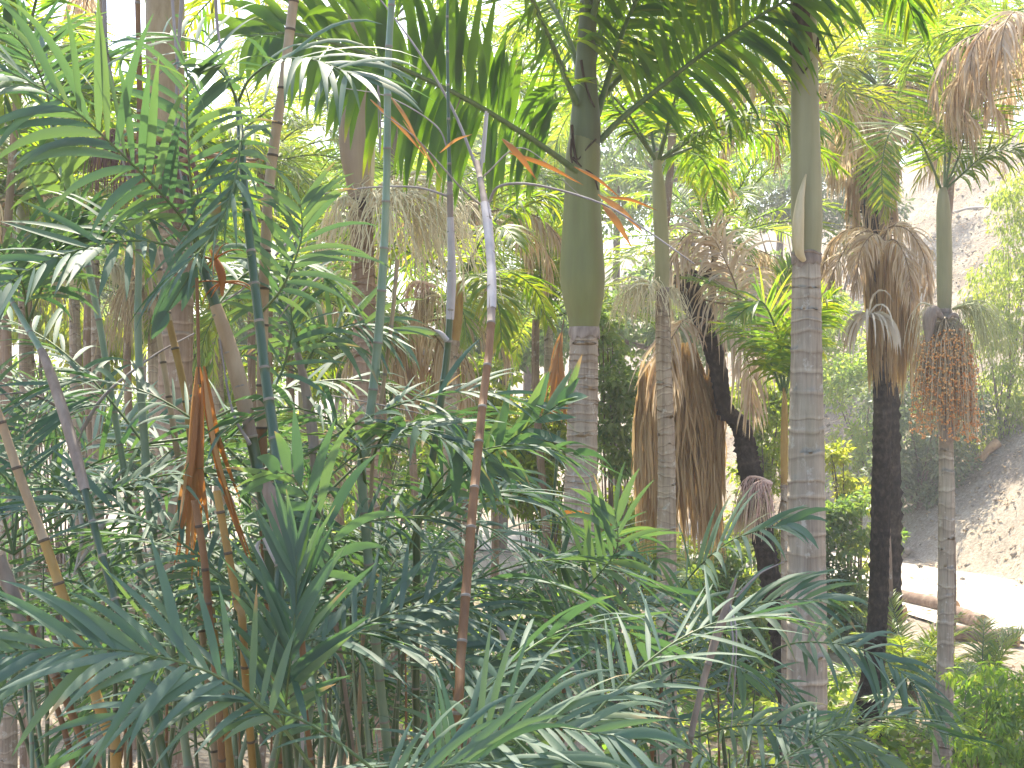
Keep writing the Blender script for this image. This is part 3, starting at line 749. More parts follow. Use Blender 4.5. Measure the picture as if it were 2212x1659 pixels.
k5b(770, 445, -1.7, nb=3, ns=46, length=0.75, spread=0.3, r=0.0075, wig=0.17, axis_len=0.25)

# ---- big brown palm at left
D = 12.0
k6 = king_palm("thick tan-brown king palm at left behind the canes with purple flower strings", D,
               [(372, 300, 66), (376, 420, 68), (379, 560, 72), (380, 700, 74), (378, 850, 74), (374, 1000, 75), (370, 1150, 76), (368, 1350, 78)],
               [(357, -260, 74), (357, -60, 80), (357, 60, 82), (358, 160, 80), (362, 230, 74), (368, 310, 68)], tm='trunk_brown', sm='cane_tan', s0=0.08, s1=0.24)
bunch(k6, "flower_string_bunch", P(258, 300, D - .1), M['purple_string'], 6, 150, 0.50, 0.2, 0.006, wig=0.03, axis_len=0.2)
bunch(k6, "flower_string_bunch", P(345, 330, D - .25), M['purple_string'], 6, 150, 0.75, 0.2, 0.006, wig=0.03, axis_len=0.3)
mb = MB()
smooth_tube(mb, [P(300, 292, D - .1), P(235, 285, D - .15), P(218, 330, D - .15), P(207, 395, D - .15)], [px_r(w, D) for w in (10, 14, 12, 4)], 18, 10, 0, 0.6)
smooth_tube(mb, [P(372, 300, D - .2), P(345, 300, D - .3), P(300, 295, D - .2), P(258, 302, D - .1)], [px_r(w, D) for w in (14, 14, 12, 10)], 14, 10, 0, 0.6)
mb.build("flower_stalk", [M['cane_gold']], k6)
mb = MB()
frond(mb, [P(385, 350, D - .4), P(450, 336, D - .5), P(540, 345, D - .6), P(560, 342, D - .6)], n=5, L=0.2, W=0.09, a0=14, a1=4, S=3, across=3, droop=0.1, up=(0, -.8, .5), r0=0.03, tint=0.7)
mb.build("dry_spathe", ORANGE, k6)
ap = P(357, -230, D)
for (az, el, ln, sg) in ((0.3, 1.0, 2.6, 1.0), (2.6, 0.9, 3.4, 1.1), (3.1, .9, 3.6, 1.1), (3.6, .9, 3.4, 1.1), (4.2, .95, 3.2, 1.0), (2.0, .95, 3.2, 1.0)):  # all but the first lean toward the camera, added overhead as foreground shade
    add_frond(k6, arch(ap, az, el, ln, sg), **{**KW_KING, 'n': 44, 'L': 0.75, 'W': 0.05, 'droop': 1.2})

# ---- further king palms among the left and middle
def far_king(label, d, trunk, shaft, nfr=8, flen=1.55, tm='trunk_tan', sm='shaft', fl=None, az=None, el=(0.0, 1.2)):
    r = king_palm(label, d, trunk, shaft, tm, sm, 0.07, 0.17)
    if shaft:
        crown(r, P(shaft[0][0], shaft[0][1] + 6, d), nfr, flen, el, (1.0, 1.9), KING, **{**KW_KING, 'across': 2, 'S': 4, 'n': 40, 'tint': 0.55, 'L': 0.55, 'W': 0.038})
    for (u, v, m, n_, L_, a_) in (fl or []):
        bunch(r, "flower_string_bunch", P(u, v, d - .12), M[m], 4, n_, L_, 0.25, 0.007, az=a_, wig=0.05, axis_len=0.28)
    return r
far_king("grey ringed king palm trunk at the left edge of the grove", 16, [(4, 480, 28), (6, 600, 30), (10, 800, 32), (14, 1000, 34), (16, 1200, 36)], [(2, 260, 20), (2, 300, 26), (3, 400, 31), (4, 490, 28)], 9)
far_king("pale king palm second from the left edge with grey spent strings", 17, [(52, 590, 26), (55, 680, 29), (58, 800, 32), (64, 1000, 35), (66, 1200, 37)], [(48, 380, 18), (48, 420, 24), (50, 520, 28), (52, 600, 26)], 9,
         fl=[(70, 600, 'tan_string', 70, 0.6, 1.2)])
far_king("slim king palm third from the left edge with cream flower bunches", 21, [(160, 560, 20), (161, 680, 23), (164, 800, 26), (169, 1000, 30), (172, 1200, 32)], [(155, 380, 14), (156, 420, 20), (158, 500, 23), (160, 566, 20)], 9, 2.2,
         fl=[(148, 570, 'cream', 60, 0.5, -1.0)])
far_king("king palm behind the left canes with cream and pink flower bunches", 19, [(205, 560, 18), (207, 700, 20), (209, 850, 22), (212, 1050, 24)], [(200, 420, 14), (203, 480, 20), (205, 565, 18)], 8, 2.0,
         fl=[(226, 572, 'cream', 130, 0.42, 1.2), (282, 580, 'pink_string', 130, 0.50, 1.2), (196, 585, 'cream', 90, 0.36, -1.4)])
far_king("king palm just left of the thick brown one with long tan strings", 15.5, [(332, 610, 22), (332, 700, 26), (334, 800, 27), (338, 1000, 29), (340, 1200, 31)], [(326, 450, 16), (328, 500, 24), (331, 615, 22)], 7, 2.0,
         fl=[(318, 616, 'tan_string', 130, 0.85, -1.2), (340, 616, 'tan_string', 60, 0.8, 1.2)])
far_king("slim grey king palm between the thick brown palm and the green canes", 19, [(462, 520, 20), (464, 640, 24), (468, 800, 27), (476, 1000, 30), (480, 1200, 32)], [(458, 340, 14), (459, 400, 20), (461, 470, 23), (462, 530, 20)], 9, 2.2)
far_king("slim bent king palm with an orange crownshaft and pinkish flowers behind the grey cane", 15, [(978, 735, 26), (974, 800, 27), (972, 900, 29), (974, 1050, 32), (978, 1200, 34)], [(994, 600, 10), (992, 640, 18), (986, 690, 26), (979, 740, 26)], 8, 1.9, sm='cane_gold',
         fl=[(950, 640, 'tan_string', 110, 0.45, -1.3), (940, 620, 'pink_string', 60, 0.35, -1.3)])
far_king("distant grey king palm seen between the centre palms", 30, [(1182, 520, 17), (1183, 600, 18), (1184, 680, 19), (1186, 900, 20)], None)
far_king("short pale king palm standing low behind the brown-shafted one", 24, [(655, 900, 18), (660, 1000, 20), (664, 1150, 21)], [(652, 800, 12), (653, 850, 18), (655, 905, 18)], 8, 1.6)
k7 = far_king("young king palm beside the tall right trunk with a shaggy pink flower bunch", 15, [(1694, 1046, 15), (1695, 1150, 17), (1697, 1300, 20), (1699, 1450, 22)], [(1694, 838, 6), (1695, 880, 13), (1694, 960, 16), (1694, 1050, 15)], 3, 1.3, sm='cane_gold',
              fl=[(1668, 1045, 'pink_string', 170, 0.50, -1.2), (1660, 1070, 'tan_string', 150, 0.55, -1.4)], el=(1.0, 1.4))
add_frond(k7, [P(1696, 850, 15), P(1690, 780, 15), P(1672, 700, 14.9), P(1640, 650, 14.8), P(1585, 690, 14.6)], FEATH, **{**KW_FEATH, 'up': (-0.3, -0.8, 0.5), 'L': 0.5, 'n': 56})
add_frond(k7, [P(1698, 850, 15), P(1712, 760, 15), P(1745, 680, 15), P(1800, 640, 14.8)], FEATH, **{**KW_FEATH, 'up': (0.3, -0.8, 0.5), 'L': 0.5})
# ------------------------------------------------------------------ dark-trunked palms with dead skirts
def dark_palm(label, d, trunk, knobs=0.10, sides=20, group="dark-trunked palms with dead leaves"):
    pts, rad = column(trunk, d)
    root = thing("dark_trunk_palm", label, "palm tree", pts[-1], group)
    mb = MB(); n = 150
    c = catmull(pts, n); rr = catmull(np.c_[rad, rad, rad], n)[:, :1]
    jag = np.abs(R.normal(0, knobs, (n, sides))); jag[::2] *= 0.35
    rm_ = rr * (0.94 + jag)
    tube(mb, c, rm_, sides, 0, np.clip(0.25 + R.normal(0, 0.16, n) + 0.4 * (np.arange(n) % 2 == 0) * R.random(n), 0, 1), R.normal(0, 0.012, (n, sides)))
    mb.build("trunk", [M['dark_trunk']], root)
    return root

def skirt(root, cx, v0, v1, w0, w1, d, n=500, mat='straw', name="dead_leaf_skirt", thick=0.35):
    """curtain of dead hanging leaf strips, real depth all round the trunk"""
    mb = MB()
    a = R.uniform(0, 6.28, n); rr = np.sqrt(R.random(n)) * 0.5 + 0.5
    top = R.random(n) ** 1.6
    z0 = P(cx, v0, d)[2] - top * 0.45 * (P(cx, v0, d)[2] - P(cx, v1, d)[2])
    zl = np.clip((P(cx, v0, d)[2] - P(cx, v1, d)[2]) * R.uniform(0.35, 1.0, n), 0, z0 - P(cx, v1, d)[2] + R.normal(0, 0.12, n))
    rt, rb = px_r(w0, d), px_r(w1, d)
    x0 = P(cx, v0, d)[0]
    S = 6; pts = []
    k_ang = a + R.normal(0, 0.15, n)
    for k in range(S + 1):
        f = k / S
        r_ = (rt * (1 - (top + f * (1 - top))) + rb * (top + f * (1 - top))) * rr
        aa = k_ang + 0.10 * np.sin(f * 5 + a * 7)
        pts.append(np.stack([x0 + np.cos(aa) * r_ + R.normal(0, .008, n), d + np.sin(aa) * r_ * thick * 2, z0 - zl * f], 1))
    pts = np.stack(pts, 1)
    tw = R.uniform(0, 3.14, n); wv = np.stack([np.cos(tw), np.sin(tw), 0 * tw], 1)[:, None] * (R.uniform(0.008, 0.028, n)[:, None, None] * np.array([.6, 1, 1, .9, .8, .6, .15])[None, :, None])
    v = np.stack([pts - wv, pts + wv], 2)
    b = (np.arange(n) * (S + 1) * 2)[:, None]; i = np.arange(S)[None]
    mb.add(v, np.stack([b + i * 2, b + i * 2 + 1, b + i * 2 + 3, b + i * 2 + 2], -1), 0, np.repeat(np.clip(0.45 + R.normal(0, .25, n), 0, 1), (S + 1) * 2))
    return mb.build(name, [M[mat]], root)

KW_DEAD = dict(n=50, L=0.55, W=0.030, t0=0.14, a0=55, a1=25, vang=5, droop=2.2, S=6, across=2, r0=0.018, endl=0.5, tint=0.55, tj=0.22, jit=0.12, tw=0.6)
D = 22.5
d1 = dark_palm("straight dark-trunked palm in front of the path with a brown dead skirt", D,
               [(1900, 560, 36), (1903, 700, 38), (1906, 830, 38), (1905, 950, 39), (1902, 1100, 40), (1899, 1250, 41), (1893, 1370, 44), (1884, 1460, 48), (1876, 1520, 56), (1880, 1560, 62), (1866, 1600, 58), (1868, 1640, 66)])
skirt(d1, 1905, 520, 835, 90, 62, D, 420)
skirt(d1, 1962, 560, 850, 40, 50, D + .2, 130)
for uvd in ([(1900, 520, D), (1870, 500, D - .2), (1835, 525, D - .5), (1800, 590, D - .7), (1790, 660, D - .8)], [(1905, 520, D), (1925, 490, D - .3), (1965, 500, D - .5), (1998, 560, D - .6), (2006, 640, D - .6)],
            [(1900, 530, D), (1890, 505, D - .5), (1860, 540, D - .9), (1850, 620, D - 1)], [(1905, 525, D), (1935, 520, D - .6), (1960, 570, D - .9), (1970, 650, D - 1)],
            [(1900, 520, D + .2), (1860, 490, D + .6), (1800, 520, D + 1), (1770, 610, D + 1.2)], [(1905, 515, D + .2), (1950, 480, D + .6), (2010, 540, D + .9)]):
    add_frond(d1, [P(*q) for q in uvd], DEAD, "dead_frond", **{**KW_DEAD, 'L': 0.6, 'up': (0, -0.5, 0.8)})
# bleached fan-shaped leaf on its left
mb = MB()
hub = P(1892, 690, D - .5)
for k in range(34):
    a = math.radians(150 + 235 * k / 33 - 20); tgt = hub + np.array([math.cos(a) * 0.55, R.normal(-.15, .12), 0.42 * math.sin(a) * -1 * (-1 if k > 24 else 1) * 0.6 + 0.12])
for k in range(40):
    a = math.radians(205 - 190 * k / 39); L_ = R.uniform(0.75, 1.0)
    p0 = hub + np.array([-0.12, 0, 0.05]); d0 = np.array([math.cos(a) * 1.0, R.normal(-.35, .2), math.sin(a) * 0.55]); d0 /= np.linalg.norm(d0)
    pts = [p0]; dd = d0
    for s in range(7):
        dd = nrm(dd + np.array([0, 0, -0.30 - 0.1 * s])); pts.append(pts[-1] + dd * L_ / 7)
    pts = np.array(pts); w = nrm(np.cross(np.gradient(pts, axis=0), [0.2, -1, 0.3])) * (0.02 * np.array([.5, .9, 1, 1, .9, .7, .5, .1]))[:, None]
    v = np.stack([pts - w, pts + w], 1); i = np.arange(7)
    mb.add(v, np.stack([i * 2, i * 2 + 1, i * 2 + 3, i * 2 + 2], -1), 0, R.uniform(0.4, 1))
tube(mb, catmull([P(1905, 640, D), P(1902, 670, D - .3), hub + np.array([-.12, 0, .05])], 8), 0.012, 6, 0, 0.3)
mb.build("bleached_fan_leaf", [M['bleached_leaf']], d1)

D = 27.0
d2 = dark_palm("dark shaggy palm behind with its black head ringed by dead grey fronds", D,
               [(1872, 300, 40), (1882, 380, 56), (1892, 440, 60), (1898, 500, 50), (1902, 560, 40), (1915, 700, 38), (1922, 900, 38), (1926, 1100, 38), (1926, 1300, 40)], knobs=0.22)
for k in range(15):
    a = R.uniform(0, 6.28); add_frond(d2, arch(P(1876, 320, D), a, R.uniform(0.1, 0.9), R.uniform(1.9, 2.7), R.uniform(1.8, 2.7)), DEAD, "dead_frond", **{**KW_DEAD, 'n': 54, 'L': 0.75, 'tint': 0.7})
skirt(d2, 1884, 330, 560, 90, 130, D, 150, 'dead_leaf', "dead_leaf_skirt")
for k in range(7):
    a = R.uniform(0, 6.28); add_frond(d2, arch(P(1874, 305, D), a, R.uniform(0.8, 1.4), R.uniform(2.2, 3), R.uniform(1.0, 1.6)), FEATH, **KW_FEATH)

D = 20.0
d3 = dark_palm("leaning crooked dark-trunked palm with arching dead fronds behind the slender king palm", D,
               [(1478, 590, 44), (1496, 650, 50), (1530, 720, 46), (1552, 800, 36), (1566, 880, 34), (1600, 920, 40), (1612, 980, 44), (1628, 1050, 50), (1640, 1120, 52), (1655, 1200, 44), (1672, 1290, 42), (1690, 1390, 44), (1702, 1500, 46)], knobs=0.16)
skirt(d3, 1470, 740, 1190, 60, 200, D + .3, 900)
skirt(d3, 1400, 780, 1080, 30, 70, D - .1, 200)
skirt(d3, 1545, 760, 1100, 20, 50, D + .2, 120)
K_D3 = {**KW_DEAD, 'W': 0.034, 'L': 0.9, 'n': 46}
for uvd, up, tn in (([(1490, 640, D), (1530, 650, D - .4), (1590, 660, D - .8), (1625, 655, D - .9), (1650, 700, D - 1), (1660, 780, D - 1)], (0, -.7, .7), 0.75),
                    ([(1500, 620, D), (1540, 560, D - .3), (1510, 500, D - .5), (1470, 520, D - .6), (1445, 590, D - .7)], (0, -.8, .5), 0.6),
                    ([(1600, 690, D - .5), (1590, 620, D - .5), (1565, 560, D - .5), (1545, 520, D - .5)], (0, -.95, .2), 0.7),
                    ([(1500, 680, D), (1470, 700, D - .5), (1440, 760, D - .8), (1430, 850, D - .9)], (-.3, -.7, .6), 0.55),
                    ([(1510, 700, D), (1540, 690, D - .5), (1590, 720, D - .7), (1620, 800, D - .8), (1622, 880, D - .8)], (.3, -.7, .6), 0.6),
                    
                    ([(1500, 600, D + .3), (1580, 570, D + .8), (1660, 590, D + 1.2), (1720, 660, D + 1.4)], (0, -.3, .9), 0.5)):
    add_frond(d3, [P(*q) for q in uvd], DEAD, "dead_frond", **{**K_D3, 'up': up, 'tint': tn, 'droop': 1.7})
for uvd in ([(1640, 660, 19.6), (1600, 640, 19.4), (1540, 615, 19.2), (1480, 600, 19)], [(1640, 668, 19.6), (1680, 640, 19.6), (1700, 590, 19.6), (1712, 560, 19.6)]):
    add_frond(d3, [P(*q) for q in uvd], FEATH, "green_frond", **{**KW_FEATH, 'L': 0.4, 'up': (0, -.3, .9), 'n': 40})
mb = MB()
for k in range(7):
    pts = arch(P(1490 + k * 4, 600, D), R.uniform(2.2, 4.1), R.uniform(-0.2, 0.6), 0.55, 1.2)
    tube(mb, pts, np.linspace(.05, .02, len(pts)), 7, 0, 0.5)
mb.build("old_leaf_base", [M['fiber']], d3)

# ------------------------------------------------------------------ feather palms of the mid-ground and behind
def feather_palm(label, u, v, d, n=22, length=2.6, el=(-0.3, 1.4), sag=(0.9, 1.9), mats=FEATH, dead=0, group="feather-leaved palms between the king palms", tr=16, trunk=True, name="feather_palm", az=None, **kw):
    ap = P(u, v, d)
    g = gz(ap[0], ap[1])
    root = thing(name, label, "palm tree", (ap[0], ap[1], g - .1), group)
    if trunk and ap[2] > g + 0.4:
        mb = MB(); z = np.linspace(ap[2], g - .1, 40); pts = np.c_[ap[0] + 0.12 * np.sin(z * 0.7), np.full(40, ap[1]), z]
        rr = px_r(tr, d)
        rm_ = rr * (1 + np.abs(R.normal(0, .07, (40, 14))))
        tube(mb, pts, rm_, 14, 0, np.clip(R.normal(.4, .2, 40), 0, 1))
        mb.build("trunk", [M['trunk_brown']], root)
    K = {**KW_FEATH, **kw}
    crown(root, ap, n, length, el, sag, mats, az=az, **K)
    for k in range(dead):
        add_frond(root, arch(ap, R.uniform(0, 6.28), R.uniform(-.4, .3), length * .9, R.uniform(1.8, 2.6)), DEAD, "dead_frond", **{**KW_DEAD, 'L': 0.6})
    return root

feather_palm("broad blue-green feather palm arching behind the slender king palm", 1545, 520, 27, 24, 3.4, (0.0, 1.4), (0.9, 1.7), dead=5, L=0.62, W=0.034)
feather_palm("bright green feather palm glowing left of the stout central king palm", 1170, 690, 25, 22, 2.9, (0.05, 1.4), (0.8, 1.5), L=0.6, W=0.036, tint=0.65)
feather_palm("hazy feather palm with dead hanging fronds behind the grey cane", 1000, 470, 21, 16, 2.6, (-0.2, 1.1), (1.3, 2.2), dead=8, L=0.6)
feather_palm("palm with brown drooping fronds behind the cream flower strings", 900, 700, 18, 8, 1.9, (0.1, 1.0), (1.5, 2.4), dead=9, L=0.55)
feather_palm("yellow-green feather palm left of the purple-shafted king palm", 560, 360, 20, 18, 2.1, (0.0, 1.2), (1.0, 2.0), L=0.55, tint=0.7)
feather_palm("grey-green feather palm behind the dark green canes", 640, 500, 24, 22, 2.5, (0.0, 1.2), (1.2, 2.1), L=0.6, tint=0.4, dead=3)
feather_palm("drooping green feather palm beneath the yellow-green one", 600, 620, 17, 16, 2.2, (-0.2, 1.0), (1.2, 2.2), L=0.5, tint=0.55)
feather_palm("dark green hanging feather palm crown at the top left corner", 40, 180, 12, 18, 2.6, (-0.1, 1.0), (1.2, 2.2), KING, L=0.6, W=0.04, tint=0.4)
feather_palm("shaggy dark feather palm at the left edge under the corner crown", 30, 420, 15, 18, 2.4, (-0.2, 1.0), (1.2, 2.2), KING, L=0.5, W=0.034, tint=0.45, dead=4)
feather_palm("green feather palm with one frond hanging behind the pink flowers", 290, 640, 22, 14, 2.4, (-0.5, 1.0), (1.2, 2.0), L=0.5, tint=0.6)
feather_palm("pale tall feather palm behind the stout king palm's left fronds", 980, 150, 26, 20, 3.4, (-0.1, 1.2), (1.1, 1.9), L=0.65, tint=0.55)
feather_palm("lime green feather palm behind the right fronds of the stout king palm", 1440, 120, 21, 20, 3.0, (-0.2, 1.2), (1.1, 2.0), L=0.6, tint=0.72)
feather_palm("palm with yellowing ragged fronds left of the tall right trunk", 1742, 190, 22, 16, 3.0, (-0.3, 1.0), (1.3, 2.2), KING, L=0.6, W=0.036, tint=0.8, dead=7)
feather_palm("palm with tan shredded fronds right of the tall right trunk", 1906, 190, 24.5, 14, 2.9, (-0.2, 1.0), (1.2, 2.2), KING, L=0.6, W=0.036, tint=0.75, dead=11)
feather_palm("upright glossy feather palm at the top right behind the fruiting one", 2044, 90, 25, 18, 3.2, (0.0, 1.3), (0.9, 1.7), L=0.65, tint=0.55)
feather_palm("palm with dry brown hanging fronds at the right edge", 2240, 60, 17, 6, 2.2, (0.0, 1.0), (1.4, 2.2), dead=13, L=0.6)
feather_palm("pale feather palm in the haze beyond the central ones", 1256, 260, 36, 22, 3.6, (-0.1, 1.3), (1.0, 1.9), L=0.7, W=0.04, tint=0.6)
feather_palm("far feather palm low behind the cream flower strings", 830, 560, 30, 20, 3.2, (-0.1, 1.3), (1.0, 1.9), L=0.65, W=0.04, tint=0.45, dead=4)
feather_palm("palm high behind the left canes with grey dead leaves hanging against the sky", 205, -40, 20, 4, 1.8, (0.2, 1.1), (1.2, 2.0), L=0.5, dead=2)
feather_palm("yellow-lit feather palm just right of the thick brown palm", 384, 400, 24, 18, 2.2, (0.0, 1.2), (1.0, 1.9), L=0.6, tint=0.75)
feather_palm("tall feather palm behind the brown-shafted king palm's trunk", 787, 260, 27, 22, 3.4, (-0.1, 1.2), (1.0, 1.9), L=0.65, tint=0.6)
feather_palm("soft green feather palm in the haze left of the stout king palm's crownshaft", 1060, 330, 33, 20, 3.4, (-0.1, 1.3), (1.0, 1.8), L=0.7, W=0.04, tint=0.6)
feather_palm("low lush feather palm behind the left canes", 470, 480, 29, 20, 3.2, (-0.1, 1.2), (1.0, 1.9), L=0.65, W=0.036, tint=0.6)
feather_palm("feather palm high behind the pale blue-green cane", 838, 50, 22, 22, 3.3, (-0.1, 1.1), (1.1, 1.9), L=0.65, W=0.036, tint=0.6)
feather_palm("feather palm high behind the stout king palm's green neck", 1262, -10, 20, 20, 3.2, (-0.1, 1.0), (1.1, 1.9), L=0.65, W=0.036, tint=0.6)
feather_palm("feather palm with pale fronds high above the dark straight trunk", 1912, 30, 30, 22, 4.0, (-0.1, 1.2), (1.0, 1.9), L=0.8, W=0.045, tint=0.55, dead=4)
feather_palm("broad feather palm high on the bank at the top right corner", 2230, 190, 36, 20, 4.2, (-0.1, 1.2), (1.0, 1.9), L=0.8, W=0.045, tint=0.6, dead=4)
pg = "low feather palms by the logs"
feather_palm("low bright feather palm in the sun at the foot of the dark trunk", 1960, 1490, 23.5, 18, 2.0, (0.35, 1.35), (0.5, 1.3), L=0.42, W=0.028, tint=0.68, group=pg, tr=30)
feather_palm("low feather palm right of the fruiting trunk by the felled logs", 2120, 1520, 22, 16, 1.9, (0.25, 1.3), (0.7, 1.5), L=0.40, W=0.026, tint=0.62, group=pg, tr=30)
feather_palm("dark low feather palm in the bottom right corner", 2080, 1640, 19.5, 16, 1.8, (0.2, 1.3), (0.7, 1.6), L=0.42, W=0.026, tint=0.4, group=pg, tr=30, dead=4)
feather_palm("low green feather palm behind the tall right trunk beside the stump", 1790, 1340, 30, 14, 1.7, (0.2, 1.2), (0.8, 1.6), L=0.42, W=0.028, tint=0.5, group=pg, tr=30)
feather_palm("young feather palm glowing at the foot of the straw skirt", 1540, 1290, 27, 14, 1.7, (0.2, 1.2), (0.8, 1.6), L=0.4, W=0.03, tint=0.7, group=pg, tr=30)
feather_palm("dead pale-headed low palm left of the central canes", 730, 940, 19, 3, 1.0, (0.2, 1.0), (1.4, 2.2), dead=9, L=0.45, group=pg, tr=20)

# ------------------------------------------------------------------ shrubs and trees
def shrub(label, blobs, d, mat, leaf, count, group="shrubs under and behind the palms", cat="shrub", name="shrub", droop=0.2, flat=1.0, tint=0.5, deep=0.8, clumps=26, shell=0.55, aspect=0.45):
    """blobs: (u, v, half width px, half height px); crown of leaf clumps over a few stems"""
    cs, rs = [], []
    for (u, v, rw, rh) in blobs:
        c = P(u, v, d); a, b = rw / FPX * d, rh / FPX * d
        for _ in range(clumps):
            dr = nrm(R.normal(0, 1, 3)); rr = R.uniform(0.35, 0.95)
            cs.append(c + dr * rr * np.array([a, max(a, b) * deep, b])); s = R.uniform(0.20, 0.42) * (a * b) ** .5
            rs.append([s * R.uniform(.9, 1.4), s * R.uniform(.9, 1.4), s * R.uniform(.5, .9)])
    cs, rs = np.array(cs), np.array(rs)
    base = cs.mean(0); g = gz(base[0], base[1])
    lowm = R.random(len(cs)) < .35
    gg = ground_z(cs[:, 0], cs[:, 1])
    cs[:, 2] = np.where(lowm & (cs[:, 2] - gg < 4), gg + (cs[:, 2] - gg) * R.uniform(.1, .7, len(cs)), cs[:, 2])
    cs[:, 2] = np.maximum(cs[:, 2], gg + rs[:, 2] * .3)
    root = thing(name, label, cat, (base[0], base[1], g - .05), group)
    mb = MB(); leaf_cloud(mb, cs, rs, count, leaf, 0, tint, 0.2, droop, shell, aspect, flat)
    mb.build("foliage", [M[mat]], root)
    mb = MB(); b0 = np.array([base[0], base[1], g - .1])
    for k in R.choice(len(cs), min(14, len(cs)), replace=False):
        mid = b0 * .55 + cs[k] * .45 + R.normal(0, .12, 3); mid[2] = max(mid[2], g)
        q = catmull([b0 + R.normal(0, .08, 3) * [1, 1, 0], mid, cs[k]], 12)
        tube(mb, q, np.linspace(0.022, 0.006, 12) * (1 + d / 40), 5, 0, R.random())
    mb.build("stem", [M['wood']], root)
    return root

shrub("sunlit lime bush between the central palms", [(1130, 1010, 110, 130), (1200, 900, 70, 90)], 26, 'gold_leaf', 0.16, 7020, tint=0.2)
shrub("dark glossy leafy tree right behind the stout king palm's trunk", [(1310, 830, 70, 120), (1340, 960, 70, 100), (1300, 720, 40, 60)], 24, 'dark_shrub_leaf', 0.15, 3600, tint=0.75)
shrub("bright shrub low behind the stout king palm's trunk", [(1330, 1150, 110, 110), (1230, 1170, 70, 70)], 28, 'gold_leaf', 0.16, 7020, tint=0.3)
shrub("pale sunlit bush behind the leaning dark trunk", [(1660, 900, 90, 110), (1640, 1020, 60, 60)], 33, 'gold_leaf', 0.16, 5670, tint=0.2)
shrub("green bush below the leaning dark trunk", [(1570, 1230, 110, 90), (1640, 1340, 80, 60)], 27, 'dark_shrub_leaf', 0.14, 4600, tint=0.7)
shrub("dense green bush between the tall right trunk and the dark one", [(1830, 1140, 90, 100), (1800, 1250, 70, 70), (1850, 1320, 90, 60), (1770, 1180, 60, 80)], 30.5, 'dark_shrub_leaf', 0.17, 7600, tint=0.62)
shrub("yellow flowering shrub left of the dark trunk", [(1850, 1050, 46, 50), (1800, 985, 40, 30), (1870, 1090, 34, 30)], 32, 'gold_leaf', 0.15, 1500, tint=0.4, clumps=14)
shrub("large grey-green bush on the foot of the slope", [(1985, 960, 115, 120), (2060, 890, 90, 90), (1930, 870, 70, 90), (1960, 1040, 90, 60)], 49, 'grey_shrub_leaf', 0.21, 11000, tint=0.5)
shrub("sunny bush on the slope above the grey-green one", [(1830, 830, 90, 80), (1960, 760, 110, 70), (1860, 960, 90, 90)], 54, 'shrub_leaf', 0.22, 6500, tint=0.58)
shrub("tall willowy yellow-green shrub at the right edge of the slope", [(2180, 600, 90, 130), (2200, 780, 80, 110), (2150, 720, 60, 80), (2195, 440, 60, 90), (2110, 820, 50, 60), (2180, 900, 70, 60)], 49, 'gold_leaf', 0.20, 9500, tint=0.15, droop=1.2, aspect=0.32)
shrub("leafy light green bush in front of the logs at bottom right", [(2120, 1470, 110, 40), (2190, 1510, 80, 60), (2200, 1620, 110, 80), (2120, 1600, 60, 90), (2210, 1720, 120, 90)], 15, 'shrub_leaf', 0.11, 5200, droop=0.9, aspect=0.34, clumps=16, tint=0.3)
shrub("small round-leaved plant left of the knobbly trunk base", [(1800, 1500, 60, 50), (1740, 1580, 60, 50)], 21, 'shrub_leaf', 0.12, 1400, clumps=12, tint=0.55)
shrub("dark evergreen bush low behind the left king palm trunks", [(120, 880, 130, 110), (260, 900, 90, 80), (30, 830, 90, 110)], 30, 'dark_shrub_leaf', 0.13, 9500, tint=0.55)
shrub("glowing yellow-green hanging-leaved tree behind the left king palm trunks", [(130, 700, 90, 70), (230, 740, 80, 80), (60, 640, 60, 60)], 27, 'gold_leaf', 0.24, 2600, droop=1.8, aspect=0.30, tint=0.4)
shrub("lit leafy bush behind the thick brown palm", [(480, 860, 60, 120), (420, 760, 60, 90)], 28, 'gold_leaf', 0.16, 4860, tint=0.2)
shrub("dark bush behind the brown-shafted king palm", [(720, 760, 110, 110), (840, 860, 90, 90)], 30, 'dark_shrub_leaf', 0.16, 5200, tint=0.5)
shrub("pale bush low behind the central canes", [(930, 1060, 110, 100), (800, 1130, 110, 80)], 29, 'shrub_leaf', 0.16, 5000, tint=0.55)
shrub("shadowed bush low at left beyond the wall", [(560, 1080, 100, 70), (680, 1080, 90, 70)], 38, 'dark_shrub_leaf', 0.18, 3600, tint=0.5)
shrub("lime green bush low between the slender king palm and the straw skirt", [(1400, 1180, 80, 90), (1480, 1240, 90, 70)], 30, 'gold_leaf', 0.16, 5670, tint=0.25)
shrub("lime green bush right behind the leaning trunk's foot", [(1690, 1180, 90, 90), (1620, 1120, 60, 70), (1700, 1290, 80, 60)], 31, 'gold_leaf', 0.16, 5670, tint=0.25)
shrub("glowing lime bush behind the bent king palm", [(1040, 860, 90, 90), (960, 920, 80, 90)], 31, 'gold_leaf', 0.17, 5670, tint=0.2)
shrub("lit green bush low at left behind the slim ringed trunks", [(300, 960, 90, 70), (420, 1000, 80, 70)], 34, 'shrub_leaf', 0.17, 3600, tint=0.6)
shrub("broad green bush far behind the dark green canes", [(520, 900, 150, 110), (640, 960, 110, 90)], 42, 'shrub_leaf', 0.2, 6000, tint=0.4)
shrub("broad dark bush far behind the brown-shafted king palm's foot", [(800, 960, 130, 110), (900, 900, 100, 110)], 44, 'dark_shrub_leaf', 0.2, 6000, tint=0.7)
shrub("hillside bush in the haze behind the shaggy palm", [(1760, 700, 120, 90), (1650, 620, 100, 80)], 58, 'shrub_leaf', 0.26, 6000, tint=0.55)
shrub("hillside bush high on the right among dead fronds", [(1820, 460, 120, 100), (1700, 420, 100, 100)], 66, 'grey_shrub_leaf', 0.28, 6000, tint=0.6)

